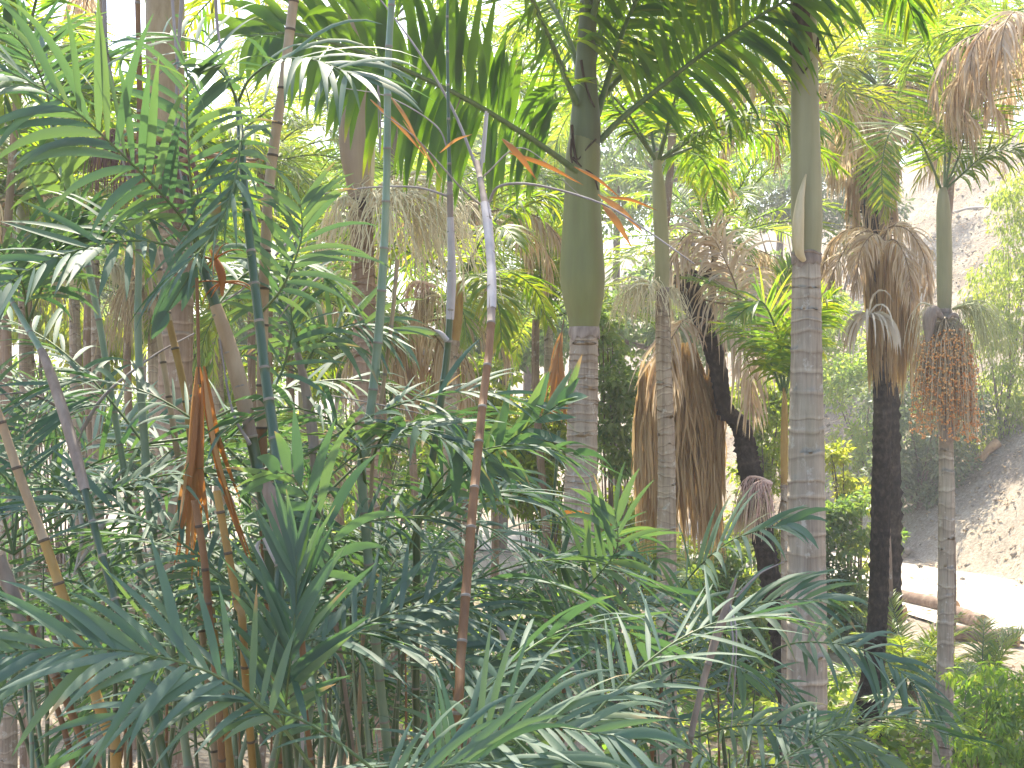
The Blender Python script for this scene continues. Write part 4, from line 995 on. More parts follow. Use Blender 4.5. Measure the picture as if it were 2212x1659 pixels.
def tree(label, u, v, d, rw, rh, mat='tree_leaf', count=7000, leaf=0.3, tint=0.5, n=34):
    c = P(u, v, d); a, b = rw / FPX * d, rh / FPX * d
    g = gz(c[0], c[1])
    root = thing("broadleaf_tree", label, "tree", (c[0], c[1], g - .1), "trees beyond the palms")
    dr = nrm(R.normal(0, 1, (n, 3))); rr = R.uniform(0.3, 1.0, (n, 1))
    cs = c + dr * rr * np.array([a, min(a, 4.5), b]); s = R.uniform(0.18, 0.38, n) * (a * b) ** .5
    rs = np.c_[s * 1.2, s * 1.2, s * .7]
    cs[:, 2] = np.maximum(cs[:, 2], ground_z(cs[:, 0], cs[:, 1]) + .5)
    mb = MB(); leaf_cloud(mb, cs, rs, count, leaf, 0, tint, .2, .3, .5)
    mb.build("crown", [M[mat]], root)
    mb = MB(); b0 = np.array([c[0], c[1], g - .2]); f = np.array([c[0] + R.normal(0, .2), c[1], max(g + 1.2, c[2] - b * .6)])
    q = catmull([b0, (b0 + f) / 2 + R.normal(0, .12, 3), f], 16); tube(mb, q, np.linspace(.26, .17, 16), 10, 0, .5)
    for k in range(10):
        q = catmull([f, (f + cs[k]) / 2 + R.normal(0, .3, 3), cs[k]], 10); tube(mb, q, np.linspace(.14, .03, 10), 6, 0, .5)
    mb.build("trunk", [M['wood']], root)
    return root

tree("hazy tree beyond the top left palms", 60, 420, 48, 190, 180, tint=0.55)
tree("hazy rounded tree beyond the thick brown palm", 330, 430, 55, 190, 170, tint=0.5)
tree("bright hazy tree beyond the dark canes", 560, 420, 50, 190, 170, tint=0.6)
tree("dark hazy tree beyond the brown-shafted king palm", 740, 420, 60, 190, 200, tint=0.4)
tree("pale tree in the haze beyond the cream flower strings", 930, 430, 56, 200, 210, tint=0.62)
tree("pale luminous tree in the haze beside the stout crownshaft", 1130, 380, 62, 200, 230, tint=0.66)
tree("tall hazy tree behind the stout king palm", 1330, 330, 66, 200, 250, tint=0.6)
tree("tall hazy tree behind the slender king palm's crown", 1500, 300, 60, 190, 240, tint=0.55)
tree("hazy hillside tree above the leaning dark palm", 1680, 250, 72, 190, 230, tint=0.55)
tree("hazy hillside tree behind the tall right trunk", 1840, 180, 82, 170, 190, tint=0.6)
tree("hillside tree at the top right in strong light", 2090, 140, 92, 190, 170, tint=0.62)
tree("low broad tree far behind the central bushes", 1080, 700, 48, 190, 130, tint=0.6)
tree("low broad tree far behind the left trunks", 180, 640, 46, 200, 120, tint=0.7)
tree("low dense tree far behind the dark canes", 560, 680, 46, 170, 150, tint=0.45)
tree("low pale tree far behind the leaning dark trunk", 1440, 680, 46, 180, 130, tint=0.6)

# ------------------------------------------------------------------ logs, stump, fallen branch, walls
def log(label, a, b, d0, d1, w, group="felled logs beside the path", ends=True):
    A, B = P(a[0], a[1], d0), P(b[0], b[1], d1)
    r = px_r(w, (d0 + d1) / 2)
    A[2] = gz(A[0], A[1]) + r * .88; B[2] = gz(B[0], B[1]) + r * .88
    root = thing("felled_log", label, "log", ((A + B) / 2) - np.array([0, 0, r]), group)
    mb = MB(); n = 26; c = catmull([A, (A + B) / 2 + [0, 0, .01], B], n)
    rm_ = r * (1 + R.normal(0, .045, (n, 18)) + 0.04 * np.sin(np.linspace(0, 9, n))[:, None])
    tube(mb, c, rm_, 18, 0, np.clip(R.normal(.5, .15, n), 0, 1))
    mb.build("bark", [M['log_bark']], root)
    t = nrm(B - A)
    for e, s in ((A, -1), (B, 1)):
        mb = MB(); q = np.array([e - t * s * .02, e + t * s * .012, e + t * s * .018])
        tube(mb, q, np.array([r * .97, r * .955, r * .93]), 18, 0, .35, None, True, 0)
        mb.build("cut_end", [M['log_end']], root)
    return root
log("short brown log with a pale cut end lying behind the dark trunk", (1838, 1338), (1952, 1342), 35.2, 34.2, 34)
log("long grey log at the edge of the path", (1905, 1318), (2062, 1352), 37.6, 34.8, 30)
log("grey log with a round orange cut end right of the thin trunk", (2062, 1366), (2124, 1372), 33.8, 32.6, 36)
log("log lying nearest the low bright palm", (2050, 1400), (2200, 1412), 31.4, 30.6, 34)
log("log end poking out above the short brown log", (1790, 1312), (1856, 1318), 38.5, 37.6, 28)
pt_ = P(1838, 1420, 31); g = gz(pt_[0], pt_[1])
st = thing("tree_stump", "upright sawn tree stump left of the dark trunk", "stump", (pt_[0], pt_[1], g))
mb = MB(); z = np.linspace(g - .1, g + .62, 10); rm_ = px_r(54, 31) * (1 + R.normal(0, .03, (10, 20)) + np.linspace(.18, 0, 10)[:, None] ** 2)
tube(mb, np.c_[np.full(10, pt_[0]), np.full(10, pt_[1]), z], rm_, 20, 0, .45); mb.build("bark", [M['log_bark']], st)
mb = MB(); tube(mb, np.c_[np.full(3, pt_[0]), np.full(3, pt_[1]), [g + .60, g + .63, g + .635]], np.array([.97, .96, .93]) * px_r(54, 31), 20, 0, .5, None, True, 0); mb.build("cut_top", [M['log_end']], st)

def on_slope(u, v):
    """where the view ray through (u, v) meets the terrain"""
    for d in np.arange(20, 140, 0.1):
        p = P(u, v, d)
        if p[2] < gz(p[0], p[1]): return p
    return P(u, v, 60)
q = [on_slope(u, v) for u, v in ((2064, 1020), (2090, 1010), (2120, 1000), (2145, 985))]
br = thing("fallen_branch", "fallen bare branch on the slope above the path", "branch", q[0])
mb = MB(); tube(mb, catmull([p + [0, 0, .12 + .05 * i] for i, p in enumerate(q)], 20), np.linspace(.11, .05, 20) * (1 + .1 * np.sin(np.arange(20))), 9, 0, .7)
tube(mb, catmull([q[2] + [0, 0, .1], q[2] + [.25, -.1, .5], q[2] + [.6, 0, .75]], 10), np.linspace(.10, .2, 10), 9, 0, .8)
mb.build("wood", [M['log_end']], br)
for lab, uv, r_ in (("grey fallen trunk lying high on the bare slope", ((2085, 655), (2110, 648), (2150, 632)), .16), ("thin fallen stick lying on the upper bare slope", ((2060, 462), (2100, 452), (2150, 452)), .09)):
    q = [on_slope(u, v) for u, v in uv]
    b_ = thing("fallen_branch", lab, "branch", q[0]); mb = MB()
    tube(mb, catmull([p + [0, 0, r_] for p in q], 16), np.linspace(r_, r_ * .7, 16), 8, 0, .6); mb.build("wood", [M['grey_twig']], b_)

def wall(label, u0, u1, vt, vb, d0, d1, cap=True):
    A, B = P(u0, vt, d0), P(u1, vt, d1)
    gA = gz(A[0], A[1]); base = np.array([(A[0] + B[0]) / 2, (A[1] + B[1]) / 2, gA])
    root = thing("garden_wall", label, "wall", base, "low garden walls at lower left")
    t = nrm(B - A); nrm_ = np.array([-t[1], t[0], 0]); th = .16
    h = (A[2] + B[2]) / 2 - gA
    def slab(z0, z1, e, nx=30):
        mb = MB(); s = np.linspace(-e, np.linalg.norm(B - A) + e, nx); zs = np.linspace(z0, z1, 7)
        ring = [(-th - e, None), (th + e, None)]
        sec = [(-th - e, z) for z in zs] + [(th + e, z) for z in zs[::-1]]
        v = np.array([[[*(A[:2] + t[:2] * x + nrm_[:2] * o), gA + z] for o, z in sec] for x in s]) + R.normal(0, .012, (nx, 14, 3))
        i = np.arange(nx - 1)[:, None]; j = np.arange(14)[None]; jn = (j + 1) % 14
        mb.add(v, np.stack([i * 14 + j, i * 14 + jn, (i + 1) * 14 + jn, (i + 1) * 14 + j], -1), 0, .5)
        k = np.arange(6)
        for b in (0, nx - 1):
            mb.add(v[b], np.stack([k, k + 1, 12 - k, 13 - k], -1), 0, .5)
        return mb
    slab(-.2, h - .09, 0).build("wall_body", [M['stone']], root, smooth=False)
    slab(h - .085, h, .05).build("coping", [M['stone']], root, smooth=False)
wall("low tan garden wall with a sunlit coping behind the left canes", 225, 470, 1310, 1420, 30, 30)
wall("low tan garden wall continuing behind the sheathed canes", 480, 830, 1318, 1420, 29.2, 28.4)
wall("far garden wall with sunlit top at the left edge", -60, 300, 1255, 1300, 33, 32)
# ------------------------------------------------------------------ clumping bamboo palms in front
BAM = [M['rachis'], M['bamboo_leaf']]
KW_BAM = dict(n=19, L=0.27, W=0.016, t0=0.22, a0=66, a1=28, vang=14, droop=0.55, S=6, across=3, r0=0.0045, endl=0.62, tint=0.4, tj=0.2, term=1.5, jit=0.10, tw=0.3, fold=0.22)
GB = "clumping bamboo palms in front of the grove"

def clump(label, u, d):
    x = (u - 1106.0) / FPX * d
    return thing("bamboo_palm", label, "palm", (x, d, gz(x, d) - .05), GB)

def cane(root, uv, w, d, mats, node=80, sheaths=(), nodem='cane_node', ground=True, d1=None, spread=0.35, name="cane"):
    """uv: top-first picture points; mats: [(v from which it applies, material)] top-first"""
    d1 = d if d1 is None else d1
    ds = np.linspace(d, d1, len(uv))
    w_ = w if isinstance(w, (list, tuple)) else [w] * len(uv)
    pts = [P(u, v, q) for (u, v), q in zip(uv, ds)]; rad = [px_r(x, d) for x in w_]
    if ground:
        b = np.array(root.location) + np.r_[R.uniform(-spread, spread, 2), 0]
        if pts[-1][2] - b[2] > 0.3:
            dirn = nrm(pts[-1] - pts[-2]); h = pts[-1][2] - b[2]
            m_ = pts[-1] + dirn * h * .4; m_[:2] = m_[:2] * .65 + b[:2] * .35
            pts += [m_, b]; rad += [rad[-1] * 1.05, rad[-1] * 1.1]
    pts = np.array(pts)
    n = 160; c = catmull(pts, n); rr = catmull(np.c_[rad, rad, rad], n)[:, 0]
    seg = np.r_[0, np.cumsum(np.linalg.norm(np.diff(c, axis=0), axis=1))]
    vv = 829.5 - (c[:, 2] - CZ) * FPX / c[:, 1]
    names = []
    for _, m_ in mats:
        if m_ not in names: names.append(m_)
    names.append(nodem)
    rf = lambda s, arr: np.interp(s, seg, arr)
    S, RR, MM, TT = [0.0], [rr[0]], [], [.5]
    s = R.uniform(0.3, 1) * node / FPX * d
    def midx(s_):
        v_ = rf(s_, vv); k = mats[0][1]
        for vf, m_ in mats:
            if v_ >= vf: k = m_
        return names.index(k)
    nw = 0.0035
    while s < seg[-1] - .02:
        a = S[-1]
        for q in np.linspace(a, s - nw, 6)[1:]:
            MM.append(midx((a + q) / 2)); S.append(q); RR.append(rf(q, rr)); TT.append(R.uniform(.35, .65))
        RR[-1] *= 1.04
        for q, f in ((s - nw * .4, 1.16), (s + nw * .4, 1.16), (s + nw, 1.03)):
            MM.append(len(names) - 1); S.append(q); RR.append(rf(q, rr) * f); TT.append(.5)
        s += node / FPX * d * R.uniform(.75, 1.3)
    for q in np.linspace(S[-1], seg[-1], 6)[1:]:
        MM.append(midx(q)); S.append(q); RR.append(rf(q, rr)); TT.append(.5)
    S = np.array(S); cc = np.stack([np.interp(S, seg, c[:, k]) for k in range(3)], 1)
    mb = MB(); tube(mb, cc, np.array(RR), 12, np.array(MM), np.array(TT))
    ob = mb.build(name, [M[x] for x in names], root)
    for (v0, v1, sm_, ws) in sheaths:
        s0 = np.interp(v0, vv, seg); s1 = np.interp(v1, vv, seg)
        if s1 <= s0 + .01: continue
        q = np.linspace(s0, s1, 22); cc = np.stack([np.interp(q, seg, c[:, k]) for k in range(3)], 1)
        f = np.linspace(0, 1, 22); base = np.interp(q, seg, rr)
        th = np.linspace(0, 2 * np.pi, 14, endpoint=False)
        wv = base * (1.06 + (ws - 1) * np.sin(np.pi * np.clip(f * 0.8 + .12, 0, 1)))
        rm_ = wv[:, None] * (1 + 0.10 * np.sin(th * 2 + 4 * f[:, None] + R.uniform(0, 6)) + 0.05 * np.sin(th * 5 + 1))
        mb = MB(); tube(mb, cc, rm_, 14, 0, np.clip(.5 + R.normal(0, .12, 22), 0, 1))
        mb.build("sheath", [M[sm_]], ob)
    return ob, c

def bfrond(cane_ob, uvd, mats=None, name="frond", **kw):
    K = {**KW_BAM, **kw}
    pts = np.array([P(*q) for q in uvd])
    if 'up' not in K: K['up'] = up_of(pts)
    mb = MB(); frond(mb, pts, **K)
    return mb.build(name, mats or BAM, cane_ob)

def twig(cane_ob, uvd, r=0.004, mat='grey_twig', name="bare_rachis"):
    mb = MB(); tube(mb, catmull([P(*q) for q in uvd], 24), np.linspace(r, r * .35, 24), 6, 0, .5)
    return mb.build(name, [M[mat]], cane_ob)

def tuft(cane_ob, top, n=4, ln=(0.7, 1.1), el=(0.35, 1.25), sag=(1.0, 2.0), az0=None, **kw):
    a0 = R.uniform(0, 6.28) if az0 is None else az0
    for k in range(n):
        a = a0 + k * 2.39996 + R.uniform(-.3, .3)
        if math.cos(a) < -.15: a = math.copysign(1.25, math.sin(a)) + R.uniform(-.4, .4)
        pts = arch(np.array(top) + [0, .03, 0], a, R.uniform(*el), R.uniform(*ln), R.uniform(*sag))
        K = {**KW_BAM, 'tint': R.uniform(.2, .6), 'n': int(R.integers(16, 23)), 'L': R.uniform(.20, .31), 'W': R.uniform(.012, .019), 'droop': R.uniform(.2, .6), **kw}
        mb = MB(); frond(mb, pts, up=up_of(pts, R.uniform(-.4, .4)), **K)
        mb.build("frond", BAM, cane_ob)

# --- left-edge clump
A = clump("bamboo palm clump at left edge with golden leaning cane and torn grey sheath", 260, 3.5)
ca, _ = cane(A, [(-20, 860), (0, 905), (50, 1050), (100, 1180), (150, 1330), (190, 1450), (232, 1580), (250, 1659)], [18, 19, 20, 21, 22, 23, 24, 24], 2.95, [(0, 'cane_tan'), (1130, 'cane_gold')], 130, nodem='cane_node_dark')
cb, _ = cane(A, [(20, 640), (60, 710), (95, 770), (130, 870), (160, 970), (186, 1070), (215, 1180), (260, 1330), (310, 1470), (345, 1600)], [10, 13, 14, 16, 16, 15, 15, 16, 17, 17], 3.5, [(0, 'cane_pale'), (760, 'sheath'), (1050, 'cane_green')], 85, [(760, 1060, 'sheath', 1.45)], d1=2.9)
twig(cb, [(130, 880, 3.7), (60, 850, 3.6), (-20, 855, 3.5)], .005)
twig(cb, [(176, 930, 3.7), (230, 850, 3.7), (330, 770, 3.8), (420, 720, 3.9)], .006)
twig(cb, [(160, 930, 3.7), (165, 960, 3.65), (190, 900, 3.6)], .005)
mb = MB()
smooth_tube(mb, [P(225, 1125, 3.6), P(195, 1180, 3.6), P(160, 1235, 3.6)], [px_r(14, 3.6), px_r(10, 3.6), px_r(3, 3.6)], 14, 8, 0, .5, .1)
smooth_tube(mb, [P(172, 1100, 3.6), P(178, 1160, 3.6), P(160, 1240, 3.6)], [px_r(10, 3.6), px_r(9, 3.6), px_r(3, 3.6)], 14, 8, 0, .5, .1)
mb.build("torn_sheath", [M['sheath_white']], cb)
cc_, _ = cane(A, [(78, 60), (95, 110), (120, 300), (150, 430), (185, 550), (215, 700), (240, 850), (262, 980), (300, 1200)], [10, 12, 13, 13, 14, 14, 14, 14, 14], 3.9, [(0, 'cane_pale')], 95)
for uvd, kw in (([(120, 300, 3.9), (100, 200, 3.8), (60, 110, 3.7), (10, 60, 3.6)], dict(tint=.3)), ([(190, 560, 3.9), (170, 470, 3.8), (130, 390, 3.7), (95, 330, 3.6)], dict(tint=.75, L=.18, W=.030, n=9, up=(-.3, -.6, .7))),
               ([(60, 700, 3.7), (50, 620, 3.6), (20, 560, 3.5), (-30, 520, 3.4)], dict(tint=.4)), ([(60, 700, 3.7), (95, 610, 3.7), (120, 540, 3.6), (180, 490, 3.6)], dict(tint=.35))):
    bfrond(cc_, uvd, **kw)
cd, _ = cane(A, [(0, 1200), (30, 1290), (70, 1370), (130, 1480), (180, 1600)], [16, 20, 20, 18, 18], 3.3, [(0, 'cane_brown')], 150, [(1200, 1460, 'sheath', 1.6)])
tuft(cd, P(20, 1200, 3.3), 4, (.7, 1.0)); tuft(ca, P(40, 1080, 3.5), 2, (.7, 1.0), el=(.1, .9)); tuft(cb, P(215, 1180, 3.7), 3, (.6, .9), el=(0.2, .9))

# --- main clump left of centre
B = clump("tall bamboo palm clump left of centre with a hanging orange dead leaf", 590, 3.5)
c2, _ = cane(B, [(640, -40), (632, 20), (612, 180), (594, 300), (580, 420), (572, 560), (568, 700), (566, 850), (566, 1000), (572, 1150)], [21, 21, 21, 22, 22, 23, 23, 23, 24, 24], 3.5, [(-99, 'cane_tan'), (870, 'cane_tan'), (920, 'cane_brown')], 72, nodem='cane_node_dark')
c3, p3 = cane(B, [(512, 215), (518, 270), (528, 400), (542, 540), (556, 660), (572, 800), (590, 930), (602, 1040), (606, 1200), (606, 1400)], [10, 14, 16, 18, 19, 20, 21, 21, 20, 20], 3.45, [(0, 'cane_green')], 78, d1=3.0)
c4, p4 = cane(B, [(398, 380), (414, 470), (436, 570), (462, 650), (486, 720), (512, 810), (532, 890), (548, 970), (566, 1060), (582, 1180), (596, 1330)], [12, 18, 20, 24, 26, 27, 27, 26, 26, 26, 26], 3.4, [(0, 'cane_green'), (668, 'sheath'), (900, 'cane_green')], 88, [(660, 905, 'cane_tan', 1.16)])
c5, _ = cane(B, [(330, 520), (345, 590), (362, 680), (380, 760), (398, 840), (410, 930), (425, 1060), (440, 1200)], [13, 14, 15, 16, 16, 16, 17, 17], 3.8, [(0, 'cane_tan'), (690, 'cane_gold')], 100, nodem='cane_node_dark')
c5b, _ = cane(B, [(322, 600), (338, 690), (352, 780), (365, 860), (380, 960), (400, 1100)], [10, 12, 13, 13, 14, 14], 3.9, [(0, 'cane_tan')], 90, nodem='cane_node_dark')
c7, _ = cane(B, [(297, -30), (298, 40), (300, 110), (302, 250), (300, 400), (300, 560), (298, 700), (303, 830), (312, 950), (330, 1150)], [11, 12, 12, 13, 14, 15, 16, 17, 18, 18], 3.7, [(-99, 'cane_brown'), (150, 'cane_brown'), (420, 'cane_pale')], 105)
cane(B, [(420, 1080), (440, 1200), (452, 1330), (470, 1500), (480, 1659)], 16, 2.95, [(0, 'cane_brown')], 90, nodem='cane_node_dark')
cane(B, [(468, 1060), (490, 1180), (512, 1300), (528, 1420)], 17, 2.9, [(0, 'cane_gold')], 95, nodem='cane_node_dark')
cs_, _ = cane(B, [(560, 1020), (586, 1070), (610, 1150), (628, 1230), (640, 1300), (655, 1420), (662, 1560)], [14, 26, 28, 26, 18, 14, 12], 2.95, [(0, 'cane_green'), (1250, 'cane_brown')], 100, [(1040, 1285, 'sheath', 1.35)])
# the big leaf standing upright and the one arching to the left
bfrond(c4, [(440, 575, 3.4), (425, 500, 3.35), (412, 400, 3.3), (405, 290, 3.28), (404, 180, 3.25), (403, 150, 3.2)], up=(0.0, -1, .1), n=21, a0=72, a1=40, L=.235, W=.017, droop=.55, t0=.18, tint=.45, tj=.12, vang=-4)
bfrond(c4, [(436, 560, 3.4), (400, 480, 3.3), (330, 400, 3.2), (250, 320, 3.1), (150, 230, 3.0), (30, 160, 2.9), (-60, 140, 2.85)], up=(-.3, -.8, .5), n=22, L=.32, W=.021, a0=52, a1=22, tint=.5, droop=.5, t0=.2)
bfrond(c4, [(455, 560, 3.4), (400, 540, 3.3), (300, 520, 3.2), (190, 535, 3.1), (80, 575, 3.0), (-30, 640, 2.9)], up=(0.05, -.75, .6), n=19, L=.23, W=.021, a0=60, a1=30, tint=.32, droop=.3, t0=.1, term=1.2)
for ang_, ln_ in ((65, .22), (-120, .2)):
    mb = MB(); p0 = P(432, 558, 3.32); dr_ = np.array([math.cos(math.radians(ang_)), -.1, math.sin(math.radians(ang_))])
    frond(mb, [p0, p0 + dr_ * .08, p0 + dr_ * .16], n=2, L=ln_, W=.05, a0=8, a1=4, droop=.2, S=5, across=3, r0=.003, up=(0, -1, .2), tint=.45); mb.build("leaflet", BAM, c4)
bfrond(c3, [(512, 225, 3.45), (500, 190, 3.4), (470, 150, 3.3), (420, 138, 3.2)], n=3, L=.12, W=.05, a0=14, a1=6, droop=.3, term=1.3, tint=.7, up=(0, -.7, .7), t0=.2)
bfrond(c3, [(514, 220, 3.45), (540, 170, 3.4), (600, 130, 3.3), (680, 130, 3.2), (760, 160, 3.1)], L=.30, n=15, tint=.45, up=(.1, -.6, .8))
bfrond(c3, [(514, 225, 3.45), (480, 140, 3.5), (430, 90, 3.6), (340, 80, 3.7), (240, 120, 3.8)], L=.30, n=15, tint=.35, up=(-.1, -.5, .85))
bfrond(c3, [(516, 240, 3.45), (520, 300, 3.3), (500, 420, 3.2), (450, 520, 3.1), (380, 590, 3.0)], L=.26, n=13, tint=.3, up=(-.6, -.6, .5))
bfrond(c4, [(420, 480, 3.4), (360, 470, 3.5), (250, 480, 3.6), (140, 520, 3.7), (40, 600, 3.8)], L=.26, W=.017, n=18, tint=.55)
bfrond(c4, [(470, 660, 3.4), (520, 600, 3.5), (600, 560, 3.6), (680, 580, 3.7), (740, 640, 3.8)], L=.25, W=.018, n=16, tint=.7, up=(0, -.5, .85))
bfrond(c3, [(560, 680, 3.45), (610, 620, 3.4), (650, 520, 3.4), (650, 440, 3.4)], L=.22, n=13, tint=.6, up=(.2, -.95, .1))
bfrond(c2, [(566, 880, 3.5), (610, 800, 3.6), (630, 700, 3.6), (610, 600, 3.7), (560, 540, 3.7)], L=.24, n=15, tint=.4, up=(.2, -.9, .3))
mb = MB(); q = P(475, 600, 3.37)                               # orange old flower stalk in the leaf axil
for k in range(12):
    p_ = arch(P(462, 560, 3.36) if k % 2 else P(478, 610, 3.36), R.uniform(0, 6.28), R.uniform(-.6, 1.1), .09, 1.0); tube(mb, p_, np.linspace(.003, .001, len(p_)), 5, 0, R.random())
smooth_tube(mb, [P(455, 540, 3.37), P(478, 590, 3.36), P(480, 640, 3.36)], [.003, .011, .003], 12, 8, 0, .5)
mb.build("old_flower_stalk", [M['orange_leaf']], c4)
mb = MB()                                                        # dead orange leaf hanging down
tube(mb, catmull([P(425, 600, 3.3), P(428, 720, 3.3), P(430, 830, 3.28)], 12), .0045, 6, 1, .4)
for k in range(15):
    x0 = R.uniform(-12, 14); x1 = R.uniform(-58, 120) if k > 6 else R.uniform(-62, 20); v0 = R.uniform(790, 860); v1 = R.uniform(1080, 1270)
    c_ = catmull([P(430 + x0, v0, 3.28), P(430 + x0 + (x1 - x0) * .35, v0 + (v1 - v0) * .5, 3.27 + R.normal(0, .03)), P(430 + x1, v1, 3.27 + R.normal(0, .05))], 9)
    w_ = np.array([R.normal(0, .35) + 1, R.normal(0, .5), 0]); w_ = nrm(w_) * np.array([.3, .7, 1, 1, .9, .8, .6, .4, .1])[:, None] * R.uniform(.006, .012)
    nv = np.array([0, -1, 0]) * np.linalg.norm(w_, axis=1)[:, None] * .5
    v = np.stack([c_ - w_, c_ + nv, c_ + w_], 1); i = np.arange(8)[:, None]; j = np.arange(2)[None]
    mb.add(v, np.stack([i * 3 + j, i * 3 + j + 1, (i + 1) * 3 + j + 1, (i + 1) * 3 + j], -1), 0, R.uniform(.1, .9))
mb.build("dead_orange_leaf", [M['orange_leaf'], M['cane_brown']], c4)
mb = MB()
for pts_, w_ in (([(570, 1160), (600, 1220), (640, 1290), (664, 1340)], (12, 13, 10, 3)), ([(560, 1165), (556, 1190), (580, 1240)], (8, 8, 3)), ([(630, 1400), (650, 1520), (655, 1640)], (6, 12, 6))):
    smooth_tube(mb, [P(u, v, 3.24) for u, v in pts_], [px_r(x, 3.24) for x in w_], 16, 8, 0, .5, .12)
mb.build("torn_sheath", [M['sheath_white']], cs_)
tuft(c2, P(566, 1050, 3.5), 3, (.7, 1.05), el=(.0, .8)); tuft(c3, P(604, 1180, 3.4), 3, (.7, 1.0), el=(.0, .9)); tuft(c7, P(305, 960, 3.7), 2, (.7, 1.0), el=(.0, .9)); tuft(c5, P(405, 930, 3.8), 2, (.7, 1.0), el=(.0, .8))
for uvd, r_ in (([(394, -20, 3.5), (385, 120, 3.5), (380, 300, 3.5), (398, 420, 3.45)], .006), ([(370, -30, 3.6), (385, 160, 3.55), (402, 300, 3.5)], .005), ([(465, -30, 3.6), (470, 60, 3.6), (488, 160, 3.5)], .006), ([(225, -10, 3.7), (230, 110, 3.7), (250, 220, 3.7), (262, 330, 3.75), (285, 420, 3.8)], .007), ([(205, 25, 3.7), (222, 70, 3.7), (228, 100, 3.7)], .003),
                ([(700, 590, 3.6), (640, 640, 3.5), (600, 690, 3.5)], .004), ([(540, 960, 3.3), (500, 880, 3.35), (470, 700, 3.4)], .005), ([(660, 480, 3.7), (540, 610, 3.55), (470, 660, 3.45)], .0045)):
    twig(c7, uvd, r_)

# --- centre clump
C = clump("bamboo palm clump in the centre with a pale blue-green cane and grey sheathed canes", 900, 3.9)
c1, _ = cane(C, [(847, -40), (845, 20), (838, 150), (836, 350), (832, 480), (826, 600), (818, 720), (806, 840), (792, 960), (786, 1100)], [14, 14, 15, 16, 17, 18, 19, 19, 20, 20], 3.7, [(-99, 'cane_pale')], 92)
cane(C, [(858, 560), (850, 660), (838, 760), (824, 860), (808, 960), (800, 1100)], 9, 3.8, [(0, 'cane_tan')], 90)
c8, _ = cane(C, [(968, -30), (966, 60), (968, 200), (970, 330), (972, 430), (975, 560), (974, 640), (966, 760), (952, 870), (936, 980), (915, 1090), (900, 1200)], [5, 6, 7, 8, 13, 15, 15, 15, 16, 16, 17, 17], 3.9, [(-99, 'cane_green'), (380, 'sheath'), (650, 'cane_green')], 85, [(470, 690, 'sheath_white', 1.15)])
c9, _ = cane(C, [(1030, 350), (1040, 400), (1052, 470), (1060, 560), (1062, 640), (1058, 740), (1044, 860), (1032, 980), (1020, 1110), (1008, 1260), (995, 1420), (978, 1600)], [12, 13, 17, 17, 17, 15, 15, 16, 16, 16, 16, 16], 3.9, [(0, 'sheath'), (665, 'cane_brown')], 100, [(440, 668, 'sheath_white', 1.12)], d1=2.9)
c13, _ = cane(C, [(612, 640), (636, 740), (654, 810), (668, 890), (678, 960), (684, 1060)], [9, 12, 14, 16, 17, 15], 3.8, [(0, 'cane_pale'), (740, 'sheath')], 90, [(760, 980, 'sheath', 1.3)])
cane(C, [(1208, 930), (1202, 1010), (1194, 1100), (1184, 1190)], 7, 4.3, [(0, 'cane_green')], 120)
mb = MB(); smooth_tube(mb, [P(938, 712, 3.85), P(952, 720, 3.85), P(966, 735, 3.86)], [px_r(x, 3.85) for x in (3, 12, 12)], 12, 8, 0, .5, .1); mb.build("torn_sheath", [M['sheath_white']], c8)
mb = MB()
tube(mb, catmull([P(1036, 390, 3.9), P(1042, 330, 3.9), P(1050, 240, 3.88)], 14), np.linspace(.006, .004, 14), 7, 0, .6)
for z in np.linspace(245, 350, 40): mb.add([P(1050 - (z - 240) * .08 + 2, z, 3.875), P(1056 - (z - 240) * .08, z - 2, 3.86), P(1056 - (z - 240) * .08, z + 1, 3.86), P(1050 - (z - 240) * .08 + 2, z + 2, 3.875)], [[0, 1, 2, 3]], 0, .8)
mb.build("bare_rachis", [M['sheath_white']], c9)
for uvd, r_ in (([(1036, 380, 3.9), (980, 240, 3.95), (910, 120, 4.0), (830, 10, 4.1), (780, -50, 4.1)], .005), ([(1050, 450, 3.9), (1000, 410, 3.8), (900, 300, 3.7), (820, 240, 3.6)], .004), ([(1055, 440, 3.9), (1080, 402, 3.85), (1160, 400, 3.8), (1300, 440, 3.7), (1400, 500, 3.65), (1500, 570, 3.6)], .005),
                ([(972, 425, 3.9), (900, 405, 3.9), (800, 405, 3.9), (690, 420, 3.9)], .0045), ([(970, 330, 3.9), (940, 270, 3.9), (840, 210, 3.9), (740, 190, 3.9)], .003), ([(1045, 380, 3.9), (1130, 320, 3.9), (1250, 420, 3.9)], .0025),
                ([(690, 850, 3.8), (800, 870, 3.7), (930, 900, 3.7), (960, 930, 3.7)], .0025), ([(815, 170, 3.8), (822, 250, 3.8), (820, 330, 3.8), (815, 160, 3.8)], .003)):
    twig(c9, uvd, r_)
mb = MB()
